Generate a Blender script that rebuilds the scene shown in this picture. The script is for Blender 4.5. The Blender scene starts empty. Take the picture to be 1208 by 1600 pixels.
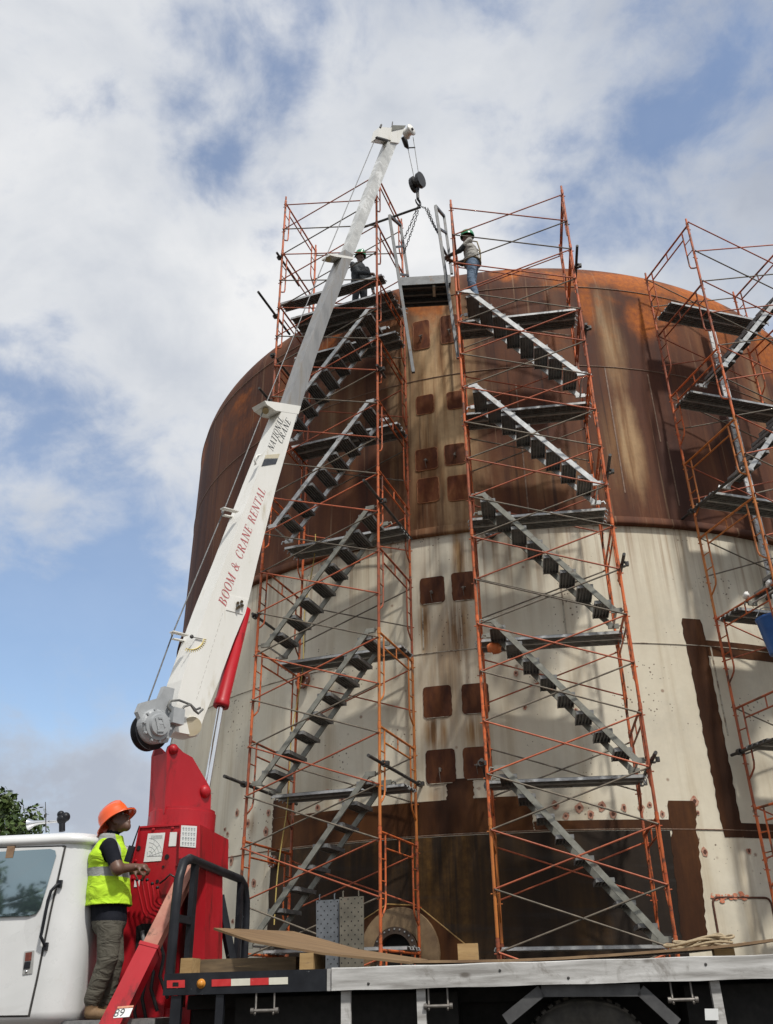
import bpy, bmesh, math, random
from mathutils import Vector, Matrix, noise as mnoise
PI = math.pi
R_ = math.radians
V = Vector
scene = bpy.context.scene

# ------------------------------------------------------------------ camera
F, TH, RO, EZ = 1362.923, 0.502574, -0.0107305, 1.10
_c, _s = math.cos(RO), math.sin(RO)
_R0 = V((1, 0, 0)); _U0 = V((0, -math.sin(TH), math.cos(TH))); _F0 = V((0, math.cos(TH), math.sin(TH)))
_right = _R0 * _c + _U0 * _s
_up = -_R0 * _s + _U0 * _c
cd = bpy.data.cameras.new('camera'); cam = bpy.data.objects.new('camera', cd)
scene.collection.objects.link(cam)
cm = Matrix.Identity(4)
for i in range(3):
    cm[i][0] = _right[i]; cm[i][1] = _up[i]; cm[i][2] = -_F0[i]
cm[2][3] = EZ
cam.matrix_world = cm
cd.sensor_fit = 'VERTICAL'; cd.sensor_height = 24.0; cd.lens = 24.0 * F / 1600.0
cd.clip_start = 0.05; cd.clip_end = 3000
scene.camera = cam

# ------------------------------------------------------------------ sky + sun
SUN_EL, SUN_AZ = R_(56), R_(26)          # azimuth to the right of straight behind the camera
w = bpy.data.worlds.new('World'); scene.world = w; w.use_nodes = True
nt = w.node_tree; nt.nodes.clear()
def N(tree, t, **kw):
    n = tree.nodes.new(t)
    for k, v in kw.items():
        if k.startswith('i_'):
            n.inputs[k[2:].replace('_', ' ')].default_value = v
        elif k.startswith('n') and k[1:].isdigit():
            n.inputs[int(k[1:])].default_value = v
        else: setattr(n, k, v)
    return n
def LK(tree, a, b): tree.links.new(a, b)
def ramp(tree, fac, stops, interp='LINEAR'):
    n = tree.nodes.new('ShaderNodeValToRGB'); cr = n.color_ramp; cr.interpolation = interp
    while len(cr.elements) < len(stops): cr.elements.new(0.5)
    for e, (p, c) in zip(cr.elements, stops):
        e.position = p; e.color = (c, c, c, 1) if not hasattr(c, '__len__') else (*c, 1)
    if fac is not None: tree.links.new(fac, n.inputs[0])
    return n.outputs[0]
def math_(tree, op, a, b=None, c=None, clamp=False):
    n = tree.nodes.new('ShaderNodeMath'); n.operation = op; n.use_clamp = clamp
    for i, x in enumerate((a, b, c)):
        if x is None: continue
        if isinstance(x, (int, float)): n.inputs[i].default_value = x
        else: tree.links.new(x, n.inputs[i])
    return n.outputs[0]
def mixc(tree, fac, a, b, mode='MIX'):
    n = tree.nodes.new('ShaderNodeMix'); n.data_type = 'RGBA'; n.blend_type = mode
    for sock, x in ((n.inputs[0], fac), (n.inputs[6], a), (n.inputs[7], b)):
        if isinstance(x, (int, float)): sock.default_value = x
        elif isinstance(x, tuple): sock.default_value = (*x, 1) if len(x) == 3 else x
        else: tree.links.new(x, sock)
    return n.outputs[2]
def smooth(tree, x, lo, hi):
    n = tree.nodes.new('ShaderNodeMapRange'); n.interpolation_type = 'SMOOTHSTEP'
    n.inputs[1].default_value = lo; n.inputs[2].default_value = hi
    tree.links.new(x, n.inputs[0]); return n.outputs[0]
def noise(tree, vec, scale, detail=5, rough=0.55, dist=0.0):
    n = tree.nodes.new('ShaderNodeTexNoise'); n.inputs['Scale'].default_value = scale
    n.inputs['Detail'].default_value = detail; n.inputs['Roughness'].default_value = rough
    n.inputs['Distortion'].default_value = dist
    if vec is not None: tree.links.new(vec, n.inputs['Vector'])
    return n.outputs[0]
def vmul(tree, vec, s):
    n = tree.nodes.new('ShaderNodeVectorMath'); n.operation = 'MULTIPLY'; n.inputs[1].default_value = s
    tree.links.new(vec, n.inputs[0]); return n.outputs[0]
def vadd(tree, vec, s):
    n = tree.nodes.new('ShaderNodeVectorMath'); n.operation = 'ADD'
    if isinstance(s, tuple): n.inputs[1].default_value = s
    else: tree.links.new(s, n.inputs[1])
    tree.links.new(vec, n.inputs[0]); return n.outputs[0]

def ray(px, py):
    x = (px - 604) / F; y = (800 - py) / F
    return _F0 + _right * x + _up * y

def build_sky():
    T = nt
    sky = N(T, 'ShaderNodeTexSky', sky_type='NISHITA')
    sky.sun_disc = False; sky.sun_elevation = SUN_EL; sky.sun_rotation = PI - SUN_AZ
    sky.air_density = 1.15; sky.dust_density = 0.25; sky.ozone_density = 3.0
    tc = N(T, 'ShaderNodeTexCoord'); d = tc.outputs['Generated']
    # cloud banks: noise on the sky sphere, flattened a little so that billows lie in layers
    p = vadd(T, vmul(T, d, (1.0, 1.0, 1.35)), (3.1, 1.7, 0.4))
    big = noise(T, p, 2.1, 6, 0.5, 0.25)
    mid = noise(T, vadd(T, p, (7.3, 2.2, 1.0)), 5.2, 7, 0.55, 0.35)
    fin = noise(T, vadd(T, p, (1.3, 9.1, 3.0)), 11.0, 7, 0.6, 0.3)
    wob = math_(T, 'ADD', math_(T, 'MULTIPLY', math_(T, 'SUBTRACT', mid, 0.5), 2.1), math_(T, 'MULTIPLY', math_(T, 'SUBTRACT', fin, 0.5), 1.3))
    # breaks of blue between the cloud banks (fixed directions in the sky)
    holes = None
    for (px, py, r, k) in ((288, 165, 0.030, 0.62), (318, 235, 0.034, 0.72), (360, 30, 0.065, 0.45), (1175, 40, 0.10, 0.36), (1015, 205, 0.07, 0.42), (910, 300, 0.06, 0.55),
                           (10, 790, 0.11, 0.62), (205, 810, 0.08, 0.66), (150, 930, 0.12, 0.92), (20, 1000, 0.11, 0.85), (245, 1000, 0.10, 0.95), (110, 1060, 0.07, 0.7),
                           (-250, 900, 0.2, 0.9), (1500, 150, 0.2, 0.6), (1700, 700, 0.2, 0.8), (600, -500, 0.22, 0.7)):
        q = ray(px, py).normalized()
        dt = T.nodes.new('ShaderNodeVectorMath'); dt.operation = 'DISTANCE'; dt.inputs[1].default_value = q
        LK(T, d, dt.inputs[0])
        e = math_(T, 'MULTIPLY', math_(T, 'SUBTRACT', 1.0, math_(T, 'DIVIDE', dt.outputs['Value'], r * 1.9)), k)
        holes = e if holes is None else math_(T, 'SMOOTH_MAX', holes, e, 0.25)
    hole = smooth(T, math_(T, 'ADD', holes, wob), 0.05, 0.80)
    cov = math_(T, 'SUBTRACT', 0.97, math_(T, 'MULTIPLY', hole, 0.80), clamp=True)
    # cloud brightness: lit tops and greyer bellies
    shade = math_(T, 'ADD', math_(T, 'ADD', math_(T, 'MULTIPLY', big, 0.9), math_(T, 'MULTIPLY', mid, 0.45)), math_(T, 'MULTIPLY', fin, 0.16))
    ccol = ramp(T, shade, [(0.56, (0.46, 0.50, 0.58)), (0.68, (0.62, 0.655, 0.715)), (0.79, (0.77, 0.79, 0.82)), (0.92, (0.93, 0.93, 0.93))])
    b1 = N(T, 'ShaderNodeBackground'); b1.inputs[1].default_value = 0.15
    LK(T, sky.outputs[0], b1.inputs[0])
    b2 = N(T, 'ShaderNodeBackground'); b2.inputs[1].default_value = 0.90
    LK(T, ccol, b2.inputs[0])
    mx = N(T, 'ShaderNodeMixShader'); LK(T, cov, mx.inputs[0]); LK(T, b1.outputs[0], mx.inputs[1]); LK(T, b2.outputs[0], mx.inputs[2])
    out = N(T, 'ShaderNodeOutputWorld'); LK(T, mx.outputs[0], out.inputs[0])
build_sky()
w.cycles.sampling_method = 'MANUAL'; w.cycles.sample_map_resolution = 512
scene.cycles.max_bounces = 6; scene.cycles.diffuse_bounces = 3; scene.cycles.glossy_bounces = 3; scene.cycles.transmission_bounces = 3; scene.cycles.caustics_reflective = False; scene.cycles.caustics_refractive = False

sl = bpy.data.lights.new('sun', 'SUN'); sl.energy = 3.2; sl.angle = R_(3.6); sl.color = (1.0, 0.955, 0.88)
so = bpy.data.objects.new('sun', sl); scene.collection.objects.link(so)
sdir = V((math.sin(SUN_AZ) * math.cos(SUN_EL), -math.cos(SUN_AZ) * math.cos(SUN_EL), math.sin(SUN_EL)))
so.rotation_euler = sdir.to_track_quat('Z', 'Y').to_euler(); so.location = sdir * 60
scene.view_settings.view_transform = 'Standard'; scene.view_settings.look = 'None'
scene.view_settings.exposure = 0.12; scene.view_settings.gamma = 1.0; scene.view_settings.use_curve_mapping = False

# ------------------------------------------------------------------ pixel helpers: the photograph's sight lines cut with real planes
E0 = V((0, 0, EZ))
def on_plane(px, py, p0, n):
    d = ray(px, py); return E0 + d * ((V(p0) - E0).dot(n) / d.dot(n))
def atY(px, py, Y):
    d = ray(px, py); return E0 + d * (Y / d.y)
TC = V((3.3854, 22.4475, 0)); TR = 8.7214
def on_cyl(px, py, rad=None):
    rad = rad or TR
    d = ray(px, py); a = d.x**2 + d.y**2; b = -2 * (d.x * TC.x + d.y * TC.y); c = TC.x**2 + TC.y**2 - rad * rad
    t = (-b - math.sqrt(max(0, b * b - 4 * a * c))) / 2 / a
    P = d * t
    return math.atan2(P.x - TC.x, -(P.y - TC.y)), P.z + EZ

# ------------------------------------------------------------------ mesh builder
class MB:
    def __init__(s): s.v = []; s.f = []; s.m = []; s.sm = []
    def add(s, vs, fs, m=0, smooth=False):
        o = len(s.v); s.v += [V(x) for x in vs]
        for f in fs: s.f.append([o + i for i in f]); s.m.append(m); s.sm.append(smooth)
        return s
    def box(s, lo, hi, m=0):
        x0, y0, z0 = lo; x1, y1, z1 = hi
        return s.add([(x0,y0,z0),(x1,y0,z0),(x1,y1,z0),(x0,y1,z0),(x0,y0,z1),(x1,y0,z1),(x1,y1,z1),(x0,y1,z1)],
              [(3,2,1,0),(4,5,6,7),(0,1,5,4),(1,2,6,5),(2,3,7,6),(3,0,4,7)], m)
    def obox(s, c, ax, ay, az, m=0):      # centre and three half vectors
        c = V(c); P = [c + ax*i + ay*j + az*k for k in (-1, 1) for (i, j) in ((-1,-1),(1,-1),(1,1),(-1,1))]
        return s.add(P, [(3,2,1,0),(4,5,6,7),(0,1,5,4),(1,2,6,5),(2,3,7,6),(3,0,4,7)], m)
    def bar(s, p, q, wd, ht, up=(0,0,1), m=0):
        p = V(p); q = V(q); d = (q - p); L = d.length; d.normalize(); up = V(up)
        x = d.cross(up)
        if x.length < 1e-5: x = d.cross(V((1,0,0)))
        x.normalize(); y = x.cross(d).normalized()
        return s.obox((p + q) / 2, x * wd / 2, y * ht / 2, d * L / 2, m)
    def tube(s, p, q, r, n=8, m=0, r2=None, caps=True):
        return s.path([p, q], r if r2 is None else [r, r2], n, m, caps)
    def path(s, pts, r, n=8, m=0, caps=True):
        pts = [V(p) for p in pts]; k = len(pts)
        rs = r if isinstance(r, (list, tuple)) else [r] * k
        t0 = (pts[1] - pts[0]).normalized()
        ref = V((0,0,1)) if abs(t0.z) < 0.9 else V((1,0,0))
        x = t0.cross(ref).normalized(); rings = []
        for i in range(k):
            if i == 0: t = pts[1] - pts[0]
            elif i == k - 1: t = pts[-1] - pts[-2]
            else: t = (pts[i+1] - pts[i]).normalized() + (pts[i] - pts[i-1]).normalized()
            t.normalize(); x = (x - t * x.dot(t)).normalized(); y = t.cross(x)
            rings.append([pts[i] + (x * math.cos(2*PI*j/n) + y * math.sin(2*PI*j/n)) * rs[i] for j in range(n)])
        vs = [p for rg in rings for p in rg]
        fs = [(i*n+j, i*n+(j+1)%n, (i+1)*n+(j+1)%n, (i+1)*n+j) for i in range(k-1) for j in range(n)]
        s.add(vs, fs, m, True)
        if caps:
            s.add(rings[0], [tuple(range(n))[::-1]], m); s.add(rings[-1], [tuple(range(n))], m)
        return s
    def lathe(s, c, axis, prof, n=24, m=0, smooth=True):   # prof: (radius, height along axis)
        c = V(c); a = V(axis).normalized(); ref = V((0,0,1)) if abs(a.z) < 0.9 else V((1,0,0))
        x = a.cross(ref).normalized(); y = a.cross(x)
        vs = [c + a*h + (x*math.cos(2*PI*j/n) + y*math.sin(2*PI*j/n)) * max(r, 1e-4) for r, h in prof for j in range(n)]
        fs = [(i*n+j, i*n+(j+1)%n, (i+1)*n+(j+1)%n, (i+1)*n+j) for i in range(len(prof)-1) for j in range(n)]
        return s.add(vs, fs, m, smooth)
    def prism(s, poly, ext, m=0):
        poly = [V(p) for p in poly]; ext = V(ext); n = len(poly)
        return s.add(poly + [p + ext for p in poly],
              [tuple(range(n))[::-1], tuple(range(n, 2*n))] + [(i, (i+1)%n, n+(i+1)%n, n+i) for i in range(n)], m)
    def ball(s, c, r, n=12, k=8, m=0):
        rx, ry, rz = r if hasattr(r, '__len__') else (r, r, r); c = V(c)
        vs = [c + V((rx*math.sin(PI*i/k)*math.cos(2*PI*j/n), ry*math.sin(PI*i/k)*math.sin(2*PI*j/n), rz*math.cos(PI*i/k))) for i in range(k+1) for j in range(n)]
        fs = [(i*n+j, (i+1)*n+j, (i+1)*n+(j+1)%n, i*n+(j+1)%n) for i in range(k) for j in range(n)]
        return s.add(vs, fs, m, True)
    def loft(s, rings, m=0, closed=True, caps=True, smooth=True):
        n = len(rings[0]); vs = [V(p) for r in rings for p in r]
        jn = n if closed else n - 1
        fs = [(i*n+j, i*n+(j+1)%n, (i+1)*n+(j+1)%n, (i+1)*n+j) for i in range(len(rings)-1) for j in range(jn)]
        s.add(vs, fs, m, smooth)
        if caps and closed:
            s.add(rings[0], [tuple(range(n))[::-1]], m); s.add(rings[-1], [tuple(range(n))], m)
        return s
    def mesh(s, name, mats, M=None, fix=True):
        me = bpy.data.meshes.new(name)
        vs = [M @ v for v in s.v] if M is not None else s.v
        me.from_pydata([tuple(v) for v in vs], [], s.f)
        for mm in (mats if isinstance(mats, (list, tuple)) else [mats]): me.materials.append(mm)
        me.polygons.foreach_set('material_index', s.m); me.polygons.foreach_set('use_smooth', s.sm)
        if fix:
            bm = bmesh.new(); bm.from_mesh(me)
            bmesh.ops.recalc_face_normals(bm, faces=bm.faces); bm.to_mesh(me); bm.free()
        me.update(); return me
    def build(s, name, mats, parent=None, **kw):
        Mi = WM[parent.name].inverted() if parent is not None else None
        return link(name, s.mesh(name, mats, Mi, kw.pop('fix', True)), parent, **kw)
WM = {}
def link(name, data, parent=None, M=None, **props):
    o = bpy.data.objects.new(name, data); scene.collection.objects.link(o)
    if parent is not None:
        o.parent = parent; WM[o.name] = WM[parent.name]
    else: WM[o.name] = Matrix.Identity(4)
    if M is not None: o.matrix_local = M
    for k, v in props.items(): o[k] = v
    return o
def thing(name, label, cat, M=None, group=None):
    o = bpy.data.objects.new(name, None); scene.collection.objects.link(o)
    o.empty_display_size = 0.2
    M = M if M is not None else Matrix.Identity(4)
    if isinstance(M, (tuple, Vector)): M = Matrix.Translation(V(M))
    o.matrix_world = M; WM[o.name] = M.copy(); o['label'] = label; o['category'] = cat
    if group: o['group'] = group
    return o

# ------------------------------------------------------------------ materials
MATS = {}
def mat(name, c1, c2=None, scale=6.0, rough=0.6, metal=0.0, bump=0.0, bscale=40.0, c3=None, wear=None, wscale=9.0, wlo=0.58, whi=0.66,
        rnd=0.0, stretch=None, spec=0.5, trans=0.0, lo=0.35, hi=0.68, coat=0.0):
    """paint / metal / wood: two or three tones by noise, optional worn patches, fine relief, slight change from object to object"""
    if name in MATS: return MATS[name]
    m = bpy.data.materials.new(name); m.use_nodes = True; T = m.node_tree
    bs = T.nodes['Principled BSDF']; tc = N(T, 'ShaderNodeTexCoord'); co = tc.outputs['Object']
    oi = N(T, 'ShaderNodeObjectInfo')
    cm_ = N(T, 'ShaderNodeCombineXYZ'); LK(T, math_(T, 'MULTIPLY', oi.outputs['Random'], 37.0), cm_.inputs[0]); LK(T, math_(T, 'MULTIPLY', oi.outputs['Random'], 11.0), cm_.inputs[2])
    co = vadd(T, co, cm_.outputs[0])
    if stretch: co = vmul(T, co, stretch)
    col = c1
    if c2 is not None:
        nf = noise(T, co, scale, 7, 0.6, 0.2)
        st = [(lo, c1), (hi, c2)] if c3 is None else [(lo, c1), ((lo + hi) / 2, c2), (hi, c3)]
        col = ramp(T, nf, st)
    if wear is not None:
        wf = smooth(T, noise(T, co, wscale, 8, 0.68, 0.4), wlo, whi)
        col = mixc(T, wf, col if not isinstance(col, tuple) else (*col, 1), (*wear, 1))
    if rnd:
        hs = N(T, 'ShaderNodeHueSaturation'); LK(T, math_(T, 'ADD', math_(T, 'MULTIPLY', oi.outputs['Random'], rnd), 1 - rnd / 2), hs.inputs['Value'])
        if isinstance(col, tuple): hs.inputs['Color'].default_value = (*col, 1)
        else: LK(T, col, hs.inputs['Color'])
        col = hs.outputs[0]
    if isinstance(col, tuple): bs.inputs['Base Color'].default_value = (*col, 1)
    else: LK(T, col, bs.inputs['Base Color'])
    rn = noise(T, co, scale * 2.3, 5, 0.6)
    LK(T, math_(T, 'ADD', math_(T, 'MULTIPLY', rn, 0.3), rough - 0.15, clamp=True), bs.inputs['Roughness'])
    bs.inputs['Metallic'].default_value = metal; bs.inputs['Specular IOR Level'].default_value = spec
    bs.inputs['Coat Weight'].default_value = coat
    if bump:
        b = N(T, 'ShaderNodeBump'); b.inputs['Strength'].default_value = bump; b.inputs['Distance'].default_value = 0.01
        LK(T, noise(T, co, bscale, 6, 0.6), b.inputs['Height']); LK(T, b.outputs[0], bs.inputs['Normal'])
    MATS[name] = m; return m

STEEL = mat('galvanised_steel', (0.33, 0.34, 0.34), (0.52, 0.53, 0.53), 14, 0.5, 0.55, 0.05, wear=(0.17, 0.14, 0.11), wscale=7)
ALU = mat('plank_aluminium', (0.15, 0.153, 0.153), (0.27, 0.27, 0.265), 9, 0.55, 0.35, 0.06, wear=(0.13, 0.115, 0.1), wscale=6, rnd=0.25)
ALUD = mat('stringer_olive_grey', (0.17, 0.17, 0.145), (0.27, 0.27, 0.235), 9, 0.55, 0.25, 0.05, wear=(0.14, 0.12, 0.10), wscale=5, rnd=0.2)  # darker olive-grey tone for the stringers of the lower flights
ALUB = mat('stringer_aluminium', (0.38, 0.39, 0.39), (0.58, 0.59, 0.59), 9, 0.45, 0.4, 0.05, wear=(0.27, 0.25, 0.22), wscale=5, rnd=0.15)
ORANGE = mat('scaffold_orange', (0.44, 0.080, 0.024), (0.55, 0.130, 0.036), 5, 0.5, 0.0, 0.05, c3=(0.42, 0.11, 0.05), wear=(0.12, 0.045, 0.025), wscale=4, wlo=0.50, whi=0.62, rnd=0.5, spec=0.35)
AMBER = mat('scaffold_amber', (0.50, 0.17, 0.028), (0.42, 0.12, 0.03), 5, 0.55, 0.0, 0.05, wear=(0.15, 0.07, 0.035), wscale=6, rnd=0.2)
BRACEG = mat('brace_grey', (0.10, 0.085, 0.065), (0.20, 0.165, 0.125), 7, 0.6, 0.2, 0.05, wear=(0.26, 0.10, 0.05), wscale=3, wlo=0.6, whi=0.7, rnd=0.3)
BRACEO = mat('brace_orange', (0.32, 0.070, 0.030), (0.47, 0.12, 0.05), 7, 0.55, 0.0, 0.05, wear=(0.16, 0.08, 0.05), wscale=5, rnd=0.4)
DARKTUBE = mat('dark_tube', (0.035, 0.034, 0.033), (0.09, 0.085, 0.08), 8, 0.55, 0.3, 0.05)
BLACK = mat('black_paint', (0.007, 0.008, 0.011), (0.018, 0.02, 0.025), 6, 0.45, 0.0, 0.03, wear=(0.30, 0.31, 0.31), wscale=16, wlo=0.66, whi=0.69, spec=0.3)
RUBBER = mat('rubber', (0.035, 0.032, 0.028), (0.075, 0.068, 0.056), 10, 0.8, 0, 0.1)
RED = mat('crane_red', (0.36, 0.007, 0.014), (0.44, 0.012, 0.021), 3, 0.42, 0, 0.03, wear=(0.11, 0.012, 0.012), wscale=4.5, wlo=0.52, whi=0.70, stretch=(1, 1, .35), spec=0.4)
REDWORN = mat('worn_red', (0.36, 0.13, 0.09), (0.45, 0.21, 0.15), 7, 0.6, 0, 0.08, wear=(0.15, 0.075, 0.05), wscale=4, wlo=0.52, whi=0.62)
WHITE = mat('crane_white', (0.74, 0.73, 0.68), (0.80, 0.79, 0.75), 2.2, 0.42, 0, 0.03, wear=(0.52, 0.46, 0.34), wscale=4, wlo=0.55, whi=0.80, stretch=(1.6, 1.6, .4))
CABWHITE = mat('cab_white', (0.62, 0.63, 0.625), (0.70, 0.705, 0.70), 1.8, 0.3, 0, 0.012, wear=(0.47, 0.44, 0.38), wscale=2.2, wlo=0.6, whi=0.85, coat=0.35)
CHROME = mat('chrome', (0.78, 0.79, 0.80), None, 5, 0.2, 1.0)
BOOMSTEEL = mat('boom_grey', (0.25, 0.247, 0.24), (0.32, 0.315, 0.305), 2.5, 0.42, 0.45, 0.04, c3=(0.28, 0.25, 0.21), stretch=(3, 3, 0.5), wear=(0.38, 0.37, 0.35), wscale=3, wlo=0.5, whi=0.75)
BOOMTIP = mat('boom_tip_silver', (0.44, 0.44, 0.42), (0.62, 0.62, 0.59), 3.5, 0.4, 0.3, 0.05, c3=(0.34, 0.33, 0.30), wear=(0.80, 0.80, 0.77), wscale=3.5, wlo=0.52, whi=0.6)
RUSTY = mat('scaffold_rusty', (0.20, 0.05, 0.022), (0.34, 0.08, 0.03), 6, 0.65, 0, 0.1, c3=(0.12, 0.05, 0.03), rnd=0.3)
GREYPAINT = mat('winch_grey', (0.30, 0.315, 0.325), (0.40, 0.415, 0.425), 6, 0.42, 0, 0.04)
OLDWOOD = mat('weathered_wood', (0.26, 0.25, 0.235), (0.60, 0.595, 0.58), 3.0, 0.85, 0, 0.25, 90, stretch=(0.5, 5, 5), wear=(0.13, 0.115, 0.10), wscale=2.0, wlo=0.60, whi=0.72)
def add_stains(m, sc, col, lo, hi, kn=0.0):
    T = m.node_tree; bs = T.nodes['Principled BSDF']; src = bs.inputs['Base Color'].links[0].from_socket
    co = N(T, 'ShaderNodeTexCoord').outputs['Object']
    f = math_(T, 'MULTIPLY', smooth(T, noise(T, co, sc, 8, 0.7, 0.6), lo, hi), 0.8)
    c = mixc(T, f, src, (*col, 1))
    if kn:
        vo = N(T, 'ShaderNodeTexVoronoi'); vo.inputs['Scale'].default_value = kn; LK(T, vmul(T, co, (0.7, 1.0, 1.6)), vo.inputs['Vector'])
        c = mixc(T, math_(T, 'MULTIPLY', smooth(T, vo.outputs['Distance'], 0.14, 0.05), 0.85), c, (0.10, 0.085, 0.07, 1))
    LK(T, c, bs.inputs['Base Color'])
add_stains(OLDWOOD, 4.5, (0.20, 0.185, 0.165), 0.54, 0.72, 3.1)
PLY = mat('plywood', (0.15, 0.092, 0.045), (0.235, 0.15, 0.075), 2.5, 0.75, 0, 0.12, 60, stretch=(0.5, 5, 5), wear=(0.17, 0.11, 0.06), wscale=3)
DARKLUMBER = mat('shaded_beam', (0.085, 0.058, 0.032), (0.16, 0.11, 0.06), 4, 0.8, 0, 0.15, 60, stretch=(0.7, 6, 6), wear=(0.30, 0.2, 0.09), wscale=2.5)  # brown timber with the beam's shade painted into its dark tone
LUMBER = mat('lumber', (0.30, 0.185, 0.075), (0.42, 0.28, 0.125), 4, 0.75, 0, 0.12, 60, stretch=(0.7, 6, 6), wear=(0.25, 0.16, 0.08), wscale=6)
DARKHOLE = mat('dark_opening', (0.006, 0.006, 0.006), None, 5, 0.9)
LETTER_R = mat('red_lettering', (0.42, 0.075, 0.085), (0.52, 0.17, 0.17), 30, 0.5)
LETTER_K = mat('black_lettering', (0.03, 0.035, 0.035), (0.07, 0.075, 0.075), 30, 0.5)
STICKER = mat('white_sticker', (0.70, 0.71, 0.70), (0.76, 0.77, 0.76), 8, 0.4)
PRINT = mat('grey_print', (0.30, 0.32, 0.34), (0.45, 0.47, 0.48), 30, 0.5)
YELLOWP = mat('yellow_print', (0.62, 0.46, 0.07), (0.72, 0.58, 0.2), 30, 0.5)
REFL_R = mat('reflective_red', (0.50, 0.02, 0.02), (0.58, 0.04, 0.04), 20, 0.35, wear=(0.5, 0.46, 0.42), wscale=14, wlo=0.66, whi=0.7)
REFL_W = mat('reflective_white', (0.62, 0.60, 0.50), (0.70, 0.68, 0.58), 20, 0.35, wear=(0.35, 0.34, 0.32), wscale=14, wlo=0.66, whi=0.7)
# ------------------------------------------------------------------ ground
def ground_mat():
    m = bpy.data.materials.new('gravel_yard'); m.use_nodes = True; T = m.node_tree; bs = T.nodes['Principled BSDF']
    co = N(T, 'ShaderNodeTexCoord').outputs['Object']
    a = noise(T, co, 0.35, 8, 0.6); b = noise(T, co, 14, 6, 0.7)
    c = mixc(T, b, ramp(T, a, [(0.35, (0.075, 0.065, 0.05)), (0.65, (0.15, 0.13, 0.10))]), (0.06, 0.053, 0.043, 1))
    LK(T, c, bs.inputs['Base Color']); bs.inputs['Roughness'].default_value = 0.95
    bp = N(T, 'ShaderNodeBump'); bp.inputs['Strength'].default_value = 0.6; bp.inputs['Distance'].default_value = 0.03
    LK(T, noise(T, co, 30, 5, 0.7), bp.inputs['Height']); LK(T, bp.outputs[0], bs.inputs['Normal'])
    return m
g = MB()
n_ = 40
ext = [-1500, -600, -250, -120] + [-80 + i * 5 for i in range(33)] + [120, 250, 600, 1500]
vs = [(x, y, (0.06 * mnoise.noise(V((x * .15, y * .15, 0))) - 0.05) if abs(x) < 60 and abs(y) < 60 else -0.05) for y in ext for x in ext]
k = len(ext)
g.add(vs, [(j*k+i, j*k+i+1, (j+1)*k+i+1, (j+1)*k+i) for j in range(k-1) for i in range(k-1)], 0, True)
g.build('ground', ground_mat(), None, kind='structure')

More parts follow.
